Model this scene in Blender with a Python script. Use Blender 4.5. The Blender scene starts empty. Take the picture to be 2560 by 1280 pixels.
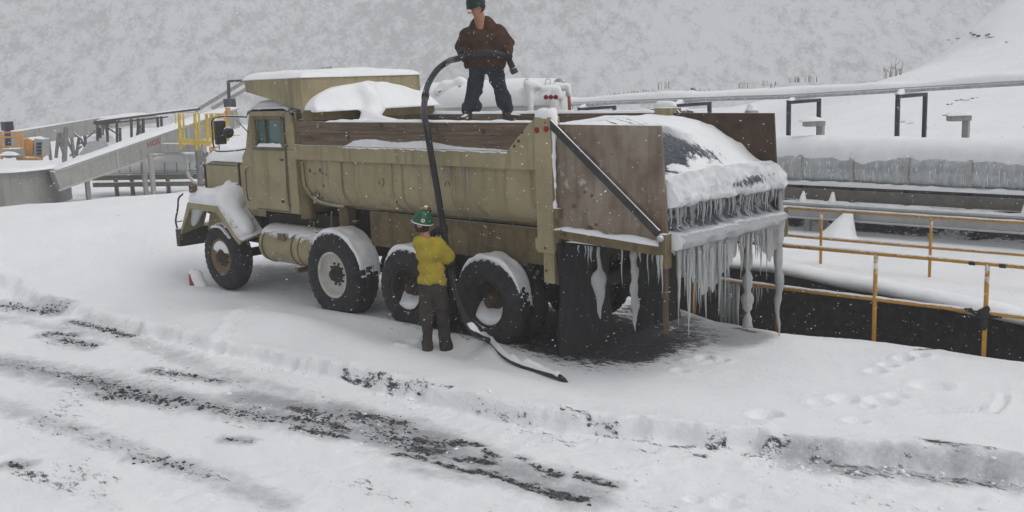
import bpy, bmesh, math, random
import numpy as np
from mathutils import Vector, Matrix
random.seed(7)
rng = np.random.default_rng(11)
scene = bpy.context.scene
# ------------------------------------------------------------------ camera
RC = np.array([[-0.7259829, -0.68678442, -0.03572094],
               [-0.09172817, 0.14817953, -0.9846973],
               [0.68156787, -0.71159679, -0.17057329]])
CP = np.array([-8.61562411, 8.42377222, 3.23332469])
FL = 2525.6
cd = bpy.data.cameras.new('camera'); cam = bpy.data.objects.new('camera', cd)
scene.collection.objects.link(cam)
cd.sensor_width = 36; cd.lens = FL/2560*36; cd.clip_start = .1; cd.clip_end = 3000
cam.matrix_world = Matrix(((RC[0,0], -RC[1,0], -RC[2,0], CP[0]), (RC[0,1], -RC[1,1], -RC[2,1], CP[1]),
                           (RC[0,2], -RC[1,2], -RC[2,2], CP[2]), (0,0,0,1)))
scene.camera = cam
# ------------------------------------------------------------------ light
SUN_EL, SUN_AZ = math.radians(52), math.radians(200)   # azimuth: direction the light comes from, from +x towards +y
w = bpy.data.worlds.new('World'); scene.world = w; w.use_nodes = True
nt = w.node_tree; bg = nt.nodes['Background']
sky = nt.nodes.new('ShaderNodeTexSky'); sky.sky_type = 'NISHITA'; sky.sun_disc = False
sky.sun_elevation = SUN_EL; sky.sun_rotation = math.pi/2-SUN_AZ; sky.dust_density = 4; sky.air_density = 1.3
hs = nt.nodes.new('ShaderNodeHueSaturation'); hs.inputs['Saturation'].default_value = .16
nt.links.new(sky.outputs[0], hs.inputs['Color']); nt.links.new(hs.outputs[0], bg.inputs['Color'])
bg.inputs['Strength'].default_value = .1
sd = bpy.data.lights.new('sun', 'SUN'); sun = bpy.data.objects.new('sun', sd); scene.collection.objects.link(sun)
sd.energy = .6; sd.angle = math.radians(40); sd.color = (1, .97, .93)
sv = Vector((math.cos(SUN_AZ)*math.cos(SUN_EL), math.sin(SUN_AZ)*math.cos(SUN_EL), math.sin(SUN_EL)))
sun.rotation_euler = sv.to_track_quat('Z', 'Y').to_euler(); sun.location = (0, 0, 30)
vs = scene.view_settings; vs.view_transform = 'Standard'; vs.look = 'None'; vs.gamma = 1
vs.exposure = .62
scene.cycles.max_bounces = 8; scene.cycles.volume_bounces = 1; scene.cycles.transparent_max_bounces = 8

# ------------------------------------------------------------------ helpers
def ray(px, py): return RC.T @ np.array([(px-1280)/FL, (py-640)/FL, 1.])
def at(px, py, d): return CP + d*ray(px, py)
def onz(px, py, z=0.):
    r = ray(px, py); return CP + (z-CP[2])/r[2]*r
def ony(px, py, y=0.):
    r = ray(px, py); return CP + (y-CP[1])/r[1]*r
def onx(px, py, x=0.):
    r = ray(px, py); return CP + (x-CP[0])/r[0]*r

def _h(ix, iy, iz, s):
    n = (ix.astype(np.int64)*374761393 + iy.astype(np.int64)*668265263 + iz.astype(np.int64)*2147483647 + s*1274126177) & 0xffffffff
    n = ((n ^ (n >> 13))*1274126177) & 0xffffffff
    n = n ^ (n >> 16)
    return (n & 0xffff)/65535.
def noise2(x, y, s=0):
    x = np.asarray(x, float); y = np.asarray(y, float)
    ix = np.floor(x); iy = np.floor(y); fx = x-ix; fy = y-iy
    fx = fx*fx*(3-2*fx); fy = fy*fy*(3-2*fy); z = np.zeros_like(ix)
    a = _h(ix, iy, z, s); b = _h(ix+1, iy, z, s); c = _h(ix, iy+1, z, s); d = _h(ix+1, iy+1, z, s)
    return (a*(1-fx)+b*fx)*(1-fy)+(c*(1-fx)+d*fx)*fy*1. - .5
def fbm(x, y, o=4, s=0):
    r = 0; a = 1; t = 0
    for i in range(o):
        r = r + a*noise2(x*2**i+i*17.3, y*2**i+i*9.1, s+i); t += a; a *= .5
    return r/t*2
def noise3(p, s=0):
    i = np.floor(p); f = p-i; f = f*f*(3-2*f); ix, iy, iz = i[..., 0], i[..., 1], i[..., 2]
    fx, fy, fz = f[..., 0], f[..., 1], f[..., 2]; r = 0
    for dx in (0, 1):
        for dy in (0, 1):
            for dz in (0, 1):
                r = r + _h(ix+dx, iy+dy, iz+dz, s)*(fx if dx else 1-fx)*(fy if dy else 1-fy)*(fz if dz else 1-fz)
    return r*2-1
def sst(x, a, b):
    t = np.clip((np.asarray(x, float)-a)/(b-a), 0, 1); return t*t*(3-2*t)

ORG = {}
def link(o): scene.collection.objects.link(o)
def tag(o, label=None, cat=None, group=None, kind=None):
    if label: o['label'] = label
    if cat: o['category'] = cat
    if group: o['group'] = group
    if kind: o['kind'] = kind
    return o
def thing(name, loc, label, cat, group=None):
    o = bpy.data.objects.new(name, None); link(o); o.location = loc; o.empty_display_size = .2
    ORG[o.name] = np.array(loc, float); return tag(o, label, cat, group)

SPLIT = {'skirt_panel', 'shell_bead', 'hanging_post', 'post', 'leg', 'bolt_hole', 'marker_light', 'gauge', 'icicle', 'grab_handle', 'hanger', 'rail', 'pipe',
         'tape_band', 'cross_beam', 'top_rail', 'bracing', 'louvre', 'saddle', 'hatch_clamp', 'window_pane', 'ice_sheet', 'rust_spot', 'scrape_mark', 'stencil_mark', 'scar',
         'nameplate', 'kick_plate', 'shield_support', 'guard_rail', 'pipework', 'lead_pipe', 'frame_rail', 'tank_strap', 'step_bracket', 'axle', 'hoop', 'frost_dab_x'}
class MB:
    def __init__(s): s.v = []; s.f = []; s.sm = []; s.n = 0
    def add(s, v, f, smooth=False):
        v = np.asarray(v, float).reshape(-1, 3); s.v.append(v)
        for q in f: s.f.append([int(i)+s.n for i in q]); s.sm.append(smooth)
        s.n += len(v); return s
    def box(s, lo, hi):
        x0, y0, z0 = lo; x1, y1, z1 = hi
        v = [(x0,y0,z0),(x1,y0,z0),(x1,y1,z0),(x0,y1,z0),(x0,y0,z1),(x1,y0,z1),(x1,y1,z1),(x0,y1,z1)]
        return s.add(v, [(0,3,2,1),(4,5,6,7),(0,1,5,4),(1,2,6,5),(2,3,7,6),(3,0,4,7)])
    def beam(s, a, b, wd, ht, up=(0,0,1)):
        a = np.array(a, float); b = np.array(b, float); d = b-a; d /= np.linalg.norm(d)
        up = np.array(up, float)
        if abs(d@up) > .98: up = np.array([1., 0, 0])
        sd_ = np.cross(d, up); sd_ /= np.linalg.norm(sd_); u = np.cross(sd_, d)
        v = []
        for p in (a, b):
            for i, j in ((-1,-1),(1,-1),(1,1),(-1,1)): v.append(p+sd_*i*wd/2+u*j*ht/2)
        return s.add(v, [(0,1,2,3),(7,6,5,4),(0,4,5,1),(1,5,6,2),(2,6,7,3),(3,7,4,0)])
    def tube(s, pts, r, seg=10, cap=True):
        pts = np.array(pts, float); n = len(pts)
        rr = np.full(n, r) if np.isscalar(r) else np.array(r, float)
        T = np.gradient(pts, axis=0); T /= np.linalg.norm(T, axis=1)[:, None]+1e-12
        u = np.cross(T[0], (0,0,1.)); 
        if np.linalg.norm(u) < .1: u = np.cross(T[0], (1.,0,0))
        u /= np.linalg.norm(u); V = []
        for i in range(n):
            u = u-T[i]*(u@T[i]); u /= np.linalg.norm(u); w_ = np.cross(T[i], u)
            for k in range(seg):
                a = 2*math.pi*k/seg; V.append(pts[i]+rr[i]*(math.cos(a)*u+math.sin(a)*w_))
        F = []
        for i in range(n-1):
            for k in range(seg):
                k2 = (k+1) % seg; F.append((i*seg+k, i*seg+k2, (i+1)*seg+k2, (i+1)*seg+k))
        if cap: F.append(tuple(range(seg-1, -1, -1))); F.append(tuple((n-1)*seg+k for k in range(seg)))
        s.add(V, F[:(n-1)*seg], True)
        if cap:
            for q in F[(n-1)*seg:]: s.f.append([i+s.n-len(V) for i in q]); s.sm.append(False)
        return s
    def lathe(s, prof, c, axis='y', seg=48, mod=None, smooth=True):
        """prof: list of (along, radius); mod(i,k)->radius delta"""
        V = []; n = len(prof)
        for i, (h, r) in enumerate(prof):
            for k in range(seg):
                a = 2*math.pi*k/seg; q = r+(mod(i, k) if mod else 0)
                if axis == 'y': V.append((c[0]+q*math.cos(a), c[1]+h, c[2]+q*math.sin(a)))
                elif axis == 'x': V.append((c[0]+h, c[1]+q*math.cos(a), c[2]+q*math.sin(a)))
                else: V.append((c[0]+q*math.cos(a), c[1]+q*math.sin(a), c[2]+h))
        F = [(i*seg+k, i*seg+(k+1) % seg, (i+1)*seg+(k+1) % seg, (i+1)*seg+k) for i in range(n-1) for k in range(seg)]
        return s.add(V, F, smooth)
    def prism(s, poly, ext):
        """poly: list of 3d points, ext: vector"""
        p = np.array(poly, float); n = len(p); e = np.array(ext, float)
        F = [tuple(range(n)), tuple(range(2*n-1, n-1, -1))]+[(i, (i+1) % n+0, (i+1) % n+n, i+n) for i in range(n)]
        return s.add(np.vstack([p, p+e]), F)
    def grid(s, P, closed=False, smooth=True):
        P = np.asarray(P, float); a, b = P.shape[:2]
        idx = np.arange(a*b).reshape(a, b); F = []
        jj = b if closed else b-1
        for i in range(a-1):
            for j in range(jj): F.append((idx[i, j], idx[i+1, j], idx[i+1, (j+1) % b], idx[i, (j+1) % b]))
        return s.add(P.reshape(-1, 3), F, smooth)
    def build(s, name, mat, parent=None, bevel=0, label=None, cat=None, group=None, kind=None, fix=True):
        if name in SPLIT and len(s.v) > 1 and parent is not None:
            k = 0; fi = 0; o = None
            for V_ in s.v:
                fs = []; sm = []
                while fi < len(s.f) and s.f[fi][0] < k+len(V_): fs.append([i-k for i in s.f[fi]]); sm.append(s.sm[fi]); fi += 1
                q = MB(); q.v = [V_]; q.f = fs; q.sm = sm; q.n = len(V_); k += len(V_)
                o = q._build(name, mat, parent, bevel, label, cat, group, kind, fix)
            return o
        return s._build(name, mat, parent, bevel, label, cat, group, kind, fix)
    def _build(s, name, mat, parent=None, bevel=0, label=None, cat=None, group=None, kind=None, fix=True):
        V = np.vstack(s.v)
        if parent is not None: org = ORG[parent.name]
        else:
            org = (V.min(0)+V.max(0))/2; org[2] = V[:, 2].min()
        me = bpy.data.meshes.new(name); me.from_pydata((V-org).tolist(), [], s.f)
        me.polygons.foreach_set('use_smooth', s.sm)
        me.materials.append(mat)
        if fix:
            bm = bmesh.new(); bm.from_mesh(me); bmesh.ops.recalc_face_normals(bm, faces=bm.faces); bm.to_mesh(me); bm.free()
        me.update()
        o = bpy.data.objects.new(name, me); link(o)
        if parent is not None: o.parent = parent; 
        else: o.location = org
        ORG[o.name] = org
        if bevel:
            m = o.modifiers.new('bevel', 'BEVEL'); m.width = bevel; m.segments = 2; m.limit_method = 'ANGLE'; m.angle_limit = math.radians(40)
        return tag(o, label, cat, group, kind)

def copy_tree(o, parent=None):
    c = o.copy(); link(c)
    if parent is not None: c.parent = parent
    ORG[c.name] = ORG[o.name]
    for ch in o.children: copy_tree(ch, c)
    return c

def smooth_path(pts, n=40):
    p = np.array(pts, float); p = np.vstack([2*p[0]-p[1], p, 2*p[-1]-p[-2]]); out = []
    m = len(p)-3
    for i in range(m):
        k = max(2, n//m)
        for t in np.linspace(0, 1, k, endpoint=False):
            a, b, c, d = p[i:i+4]
            out.append(.5*((2*b)+(-a+c)*t+(2*a-5*b+4*c-d)*t*t+(-a+3*b-3*c+d)*t**3))
    out.append(p[-2]); return np.array(out)

def sdf_mesh(fn, lo, hi, res):
    lo = np.array(lo, float); hi = np.array(hi, float); n = np.maximum(4, np.ceil((hi-lo)/res).astype(int))+1
    ax = [lo[i]+np.arange(n[i])*res for i in range(3)]
    G = np.stack(np.meshgrid(*ax, indexing='ij'), -1); F = fn(G)
    S = F < 0
    c = [S[i:n[0]-1+i, j:n[1]-1+j, k:n[2]-1+k] for i in (0,1) for j in (0,1) for k in (0,1)]
    cnt = sum(x.astype(int) for x in c); act = (cnt > 0) & (cnt < 8)
    idx = np.full(act.shape, -1); cells = np.argwhere(act); idx[act] = np.arange(len(cells))
    acc = np.zeros((len(cells), 3)); num = np.zeros(len(cells))
    cor = [(0,0,0),(1,0,0),(0,1,0),(1,1,0),(0,0,1),(1,0,1),(0,1,1),(1,1,1)]
    for a in cor:
        for b in cor:
            if sum(abs(a[i]-b[i]) for i in range(3)) != 1 or a > b: continue
            A = cells+a; B = cells+b
            fa = F[A[:,0],A[:,1],A[:,2]]; fb = F[B[:,0],B[:,1],B[:,2]]; m = (fa < 0) != (fb < 0)
            t = np.where(m, fa/(np.where(m, fa-fb, 1)), 0)
            pt = A+(B-A)*t[:, None]; acc[m] += pt[m]; num[m] += 1
    V = lo+acc/num[:, None]*res
    Fc = []
    for axx in range(3):
        o1, o2 = [(1,2),(2,0),(0,1)][axx]
        sl0 = [slice(None)]*3; sl1 = [slice(None)]*3; sl0[axx] = slice(0, -1); sl1[axx] = slice(1, None)
        e = np.argwhere(S[tuple(sl0)] != S[tuple(sl1)])
        ok = (e[:, o1] > 0) & (e[:, o2] > 0) & (e[:, o1] < n[o1]-1) & (e[:, o2] < n[o2]-1); e = e[ok]
        d1 = np.zeros(3, int); d1[o1] = 1; d2 = np.zeros(3, int); d2[o2] = 1
        g = lambda q: idx[q[:,0], q[:,1], q[:,2]]
        q = np.stack([g(e-d1-d2), g(e-d2), g(e), g(e-d1)], 1)
        fl = S[tuple(sl0)][e[:,0], e[:,1], e[:,2]]; q[~fl] = q[~fl][:, ::-1]
        Fc.append(q)
    return V, np.vstack(Fc)
def caps(p, a, b, ra, rb, flat=None):
    a = np.array(a, float); b = np.array(b, float); d = b-a
    t = np.clip(((p-a)@d)/(d@d+1e-9), 0, 1); q = p-(a+t[..., None]*d)
    if flat is not None: q = q*np.array(flat)
    return np.sqrt((q*q).sum(-1))-(ra+t*(rb-ra))
def smin(a, b, k):
    h = np.clip(.5+.5*(b-a)/k, 0, 1); return b*(1-h)+a*h-k*h*(1-h)
def union(p, L, k):
    d = None
    for c in L:
        e = caps(p, *c); d = e if d is None else smin(d, e, k)
    return d
def sdf_obj(name, fn, lo, hi, res, mat, parent=None, **kw):
    V, F = sdf_mesh(fn, lo, hi, res); m = MB(); m.add(V, F.tolist(), True)
    return m.build(name, mat, parent, fix=False, **kw)

# ------------------------------------------------------------------ materials
def newmat(name):
    m = bpy.data.materials.new(name); m.use_nodes = True; t = m.node_tree
    return m, t, t.nodes['Principled BSDF']
def mix(t, fac, a, b):
    n = t.nodes.new('ShaderNodeMix'); n.data_type = 'RGBA'
    for sock, v in ((n.inputs[0], fac), (n.inputs[6], a), (n.inputs[7], b)):
        if isinstance(v, (int, float)): sock.default_value = v
        elif isinstance(v, tuple): sock.default_value = (*v, 1)
        else: t.links.new(v, sock)
    return n.outputs[2]
def tnoise(t, vec, scale, detail=5, rough=.6):
    n = t.nodes.new('ShaderNodeTexNoise'); n.inputs['Scale'].default_value = scale; n.inputs['Detail'].default_value = detail
    n.inputs['Roughness'].default_value = rough; t.links.new(vec, n.inputs['Vector']); return n.outputs['Fac']
def remap(t, v, a, b, c=0., d=1.):
    n = t.nodes.new('ShaderNodeMapRange'); t.links.new(v, n.inputs[0]); n.clamp = True
    n.inputs[1].default_value = a; n.inputs[2].default_value = b; n.inputs[3].default_value = c; n.inputs[4].default_value = d
    return n.outputs[0]
def math_(t, op, a, b):
    n = t.nodes.new('ShaderNodeMath'); n.operation = op
    for i, v in enumerate((a, b)):
        if isinstance(v, (int, float)): n.inputs[i].default_value = v
        else: t.links.new(v, n.inputs[i])
    return n.outputs[0]
SNOWC = (.80, .815, .84)
def M(name, c1, c2, scale=6, rough=.7, stretch=(1,1,1), bump=.0, bscale=40, metal=0, spec=.35, spots=None, sscale=14, sth=.62,
      streaks=None, frost=0, trans=0, ior=1.4, coat=0):
    m, t, b = newmat(name)
    tc = t.nodes.new('ShaderNodeTexCoord'); mp = t.nodes.new('ShaderNodeMapping'); mp.inputs['Scale'].default_value = stretch
    t.links.new(tc.outputs['Object'], mp.inputs[0]); vec = mp.outputs[0]; raw = tc.outputs['Object']
    col = mix(t, remap(t, tnoise(t, vec, scale), .3, .7), c1, c2)
    if streaks:
        mp2 = t.nodes.new('ShaderNodeMapping'); mp2.inputs['Scale'].default_value = (1, 1, .08); t.links.new(raw, mp2.inputs[0])
        col = mix(t, remap(t, tnoise(t, mp2.outputs[0], 9), .52, .75, 0, .7), col, streaks)
    if spots:
        col = mix(t, remap(t, tnoise(t, raw, sscale, 7, .7), sth, sth+.06, 0, .85), col, spots)
    if frost:
        g = t.nodes.new('ShaderNodeNewGeometry'); sp = t.nodes.new('ShaderNodeSeparateXYZ'); t.links.new(g.outputs['Normal'], sp.inputs[0])
        nz = math_(t, 'ADD', sp.outputs[2], math_(t, 'MULTIPLY', tnoise(t, raw, 12), 1.0))
        col = mix(t, remap(t, nz, 1.25-frost, 1.45-frost), col, SNOWC)
    t.links.new(col, b.inputs['Base Color'])
    b.inputs['Roughness'].default_value = rough; b.inputs['Metallic'].default_value = metal
    b.inputs['Specular IOR Level'].default_value = spec; b.inputs['IOR'].default_value = ior
    b.inputs['Transmission Weight'].default_value = trans; b.inputs['Coat Weight'].default_value = coat
    if bump:
        bn = t.nodes.new('ShaderNodeBump'); bn.inputs['Strength'].default_value = bump; bn.inputs['Distance'].default_value = .02
        t.links.new(tnoise(t, vec, bscale, 6), bn.inputs['Height']); t.links.new(bn.outputs[0], b.inputs['Normal'])
    return m

def ground_like(name, attr=True, far=False, dirt_shade_c=(.035, .036, .04), dirt_shade_c2=(.10,.10,.105)):
    m, t, b = newmat(name)
    tc = t.nodes.new('ShaderNodeTexCoord'); v = tc.outputs['Object']
    col = mix(t, remap(t, tnoise(t, v, .8, 6), .3, .7), (.79, .80, .825), (.85, .86, .875))
    if attr:
        a = t.nodes.new('ShaderNodeAttribute'); a.attribute_name = 'slush'
        a2 = t.nodes.new('ShaderNodeAttribute'); a2.attribute_name = 'dirt'
        sl = math_(t, 'SUBTRACT', a.outputs['Fac'], math_(t, 'MULTIPLY', tnoise(t, v, 5, 8, .72), .62))
        sl = remap(t, sl, -.06, .30)
        col = mix(t, sl, col, (.36, .37, .39))
        mpd = t.nodes.new('ShaderNodeMapping'); mpd.inputs['Rotation'].default_value = (0, 0, -.12); mpd.inputs['Scale'].default_value = (.55, 1.5, 1); t.links.new(v, mpd.inputs[0])
        nn = remap(t, tnoise(t, mpd.outputs[0], 13, 10, .82), .33, .67)
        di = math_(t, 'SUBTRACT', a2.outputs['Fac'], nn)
        dcol = mix(t, remap(t, tnoise(t, v, 30, 5), .35, .65), dirt_shade_c, dirt_shade_c2)
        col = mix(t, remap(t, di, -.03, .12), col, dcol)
        t.links.new(remap(t, sl, 0, 1, .85, .45), b.inputs['Roughness'])
    t.links.new(col, b.inputs['Base Color'])
    b.inputs['Specular IOR Level'].default_value = .25
    bn = t.nodes.new('ShaderNodeBump'); bn.inputs['Strength'].default_value = .5; bn.inputs['Distance'].default_value = .04
    hsum = math_(t, 'ADD', tnoise(t, v, 14, 8, .65), tnoise(t, v, 2.5, 4))
    if attr: hsum = math_(t, 'ADD', hsum, math_(t, 'MULTIPLY', tnoise(t, v, 40, 6, .7), math_(t, 'MULTIPLY', a2.outputs['Fac'], 1.6)))
    t.links.new(hsum, bn.inputs['Height']); t.links.new(bn.outputs[0], b.inputs['Normal'])
    return m

m_ground = ground_like('ground_snow')
m_snow = M('snow', (.79,.80,.82), (.86,.87,.885), 3, .85, bump=.35, bscale=12, spec=.2)
m_wetsnow = M('wet_snow', (.66,.67,.68), (.80,.81,.83), 4, .6, bump=.5, bscale=18, spec=.3)
m_load = ground_like('load_snow', dirt_shade_c=(.035,.04,.05), dirt_shade_c2=(.12,.14,.16))
m_tan = M('tan_paint', (.36,.31,.19), (.255,.215,.125), 1.8, .6, bump=.28, bscale=5, spots=(.08,.045,.025), sscale=13, sth=.645, streaks=(.12,.09,.055), frost=.25)
m_tan2 = M('tan_paint_grimy', (.19,.15,.075), (.11,.085,.045), 5, .75, bump=.15, bscale=30, spots=(.05,.03,.02), sscale=14, sth=.6, streaks=(.07,.05,.03), frost=.25)
m_board = M('weathered_board', (.075,.052,.038), (.21,.155,.11), 5, .85, stretch=(.35,4,5), bump=.5, bscale=16, spots=(.04,.025,.02), sscale=7, sth=.6, frost=.3)
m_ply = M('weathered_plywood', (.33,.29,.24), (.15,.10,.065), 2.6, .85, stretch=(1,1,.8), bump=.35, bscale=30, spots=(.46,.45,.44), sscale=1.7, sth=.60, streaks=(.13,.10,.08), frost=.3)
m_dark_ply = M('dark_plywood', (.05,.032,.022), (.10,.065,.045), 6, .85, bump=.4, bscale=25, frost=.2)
m_steel = M('dark_steel', (.028,.028,.03), (.065,.06,.055), 8, .6, bump=.2, bscale=40, frost=.3)
m_under = M('grimy_chassis', (.022,.02,.018), (.05,.042,.034), 7, .85, bump=.3, bscale=30)
m_rubber = M('tyre_rubber', (.018,.018,.019), (.04,.04,.041), 9, .85, bump=.35, bscale=50, frost=.12)
m_flap = M('mudflap_rubber', (.012,.012,.013), (.035,.035,.036), 5, .55, stretch=(3,3,.4), bump=.3, bscale=20)
m_whiterim = M('white_rim_paint', (.62,.61,.58), (.42,.40,.36), 7, .5, spots=(.18,.10,.06), sscale=16, sth=.68)
m_rustrim = M('rusty_tan_rim', (.17,.10,.055), (.22,.17,.10), 8, .75, spots=(.05,.03,.02), sscale=20, bump=.2)
m_rusthub = M('rusty_hub', (.09,.055,.03), (.045,.035,.025), 14, .8, bump=.3, bscale=25)
m_glass = M('cab_glass', (.045,.10,.10), (.10,.19,.19), 1.6, .08, spec=.6)
m_red = M('red_lens', (.28,.012,.02), (.20,.01,.015), 8, .3)
m_yellow = M('yellow_rail_paint', (.52,.27,.03), (.40,.20,.035), 5, .5, spots=(.10,.05,.03), sscale=16, sth=.6, frost=.25)
m_brownpost = M('rusty_brown_post', (.065,.045,.03), (.11,.075,.045), 6, .6, streaks=(.25,.25,.25), frost=.2)
m_cage = M('cage_yellow_paint', (.62,.46,.05), (.5,.36,.06), 4, .5, frost=.3)
m_orange = M('orange_paint', (.60,.30,.08), (.5,.24,.07), 4, .5, frost=.3)
m_galv = M('galvanised_steel', (.52,.55,.56), (.33,.36,.37), 5, .35, stretch=(2,1,.6), metal=.35, spots=(.6,.62,.63), sscale=9, sth=.56, bump=.15, bscale=20, frost=.3)
m_grey = M('hazed_grey_painted_steel', (.28,.28,.265), (.35,.35,.335), 3, .6, streaks=(.18,.17,.16), frost=.25)  # grey lightened: distance haze over the plant put into the colour
m_lgrey = M('hazed_pale_grey_steel', (.44,.44,.435), (.34,.345,.34), 3, .6, frost=.3)  # distance haze painted into this lighter grey too
m_concrete = M('concrete', (.24,.24,.225), (.30,.30,.285), 2, .85, bump=.2, streaks=(.17,.17,.16), frost=.2)
m_belt = M('dirty_belt_frame', (.13,.125,.11), (.19,.18,.16), 6, .8, frost=.25)
m_lattice = M('weathered_lattice_steel', (.15,.15,.155), (.21,.21,.21), 5, .7, frost=.25)
m_frame = M('blue_black_steel', (.02,.024,.038), (.04,.045,.06), 8, .5, frost=.2)
m_tankw = M('frosted_white_tank', (.74,.75,.75), (.66,.67,.66), 2, .6, bump=.15)
m_ice = M('ice', (.62,.65,.66), (.50,.53,.54), 10, .22, stretch=(1,1,.3), trans=.45, ior=1.31, bump=.4, bscale=14)
m_icem = M('milky_ice', (.50,.51,.51), (.36,.36,.355), 10, .3, stretch=(1,1,.25), trans=.2, ior=1.31, bump=.5, bscale=16)
m_jacket = M('brown_jacket', (.085,.042,.022), (.032,.017,.011), 9, .95, bump=.5, bscale=30, spots=(.015,.012,.012), sscale=7, sth=.58)
m_jeans = M('dark_jeans', (.018,.021,.030), (.036,.039,.047), 12, .95, bump=.4, bscale=35, spots=(.012,.012,.014), sscale=9, sth=.6)
m_pants = M('charcoal_trousers', (.03,.027,.025), (.065,.056,.048), 7, .95, bump=.6, bscale=22)
m_shirt = M('yellow_shirt', (.43,.335,.035), (.30,.23,.03), 6, .9, bump=.8, bscale=14, spots=(.10,.085,.03), sscale=9, sth=.66)
m_skin = M('skin', (.40,.21,.14), (.34,.17,.11), 12, .6)
m_hair = M('dark_hair', (.03,.02,.015), (.05,.035,.025), 30, .8)
m_glove = M('dark_glove', (.018,.018,.02), (.035,.034,.036), 14, .85, bump=.4)
m_boot = M('dark_boot', (.03,.026,.022), (.06,.05,.04), 10, .7, bump=.3, frost=.1)
m_helmet = M('green_helmet', (.012,.085,.042), (.02,.11,.06), 6, .3, spots=(.5,.52,.52), sscale=13, sth=.70)
m_helmet2 = M('dark_green_helmet', (.006,.022,.017), (.012,.035,.027), 6, .3)
m_white = M('white_trim', (.7,.7,.7), (.6,.6,.6), 8, .5)
m_black = M('black_rubber_hose', (.014,.014,.016), (.03,.03,.033), 6, .42, stretch=(1,1,1), bump=.2)
m_stencil = M('black_stencil_paint', (.05,.05,.045), (.11,.10,.08), 25, .8)
m_redpaint = M('red_letter_paint', (.40,.05,.06), (.3,.04,.05), 10, .7)
m_flake = M('snowflake', (.85,.86,.88), (.9,.9,.92), 5, .9)
m_stain = M('rust_scar', (.09,.055,.035), (.16,.11,.07), 20, .9)
m_twig = M('dry_twig', (.16,.09,.05), (.10,.06,.04), 8, .9)
m_rock = M('dark_rock', (.09,.08,.07), (.05,.045,.04), 6, .9, frost=.25)
m_can = M('hanging_lamp_black', (.015,.015,.017), (.03,.03,.03), 6, .4)
# ------------------------------------------------------------------ ground (one sheet)
fx = np.arange(-8.9, 9.6, .035); fy = np.arange(-8.2, 7.6, .035)
def grow(c, last, step, lim):
    out = []; p = last
    while abs(p) < lim: step *= 1.09; p = p+c*step; out.append(p)
    return out
GX = np.array(grow(-1, fx[0], .035, 320)[::-1]+list(fx)+grow(1, fx[-1], .035, 420))
GY = np.array(grow(-1, fy[0], .035, 420)[::-1]+list(fy)+grow(1, fy[-1], .035, 320))
LEDGE = np.array([(60, 3.0), (9.05, 2.38), (5.5, 2.28), (2.63, 2.07), (.22, 1.96), (-1.0, 1.86), (-2.23, 1.73), (-3.73, 1.25), (-4.2, 1.0), (-4.35, 1.12), (-4.73, .95), (-6.29, .27), (-60, -15)])[::-1]
NEAR = np.array([(-60, -7), (-8, -3.6), (-5.28, -3.03), (-3.59, -2.93), (-2.58, -2.68), (-1.6, -2.75), (-.6, -3.15), (1.5, -3.5), (4, -3.6), (60, -3.6)])
LIP = np.array([(-60, -1), (-8, -4.2), (-4.65, -5.1), (-3.18, -5.6), (-.32, -6.5), (1.5, -6.4), (60, -6.4)])
def edge(P, x): return np.interp(x, P[:, 0], P[:, 1])
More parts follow.
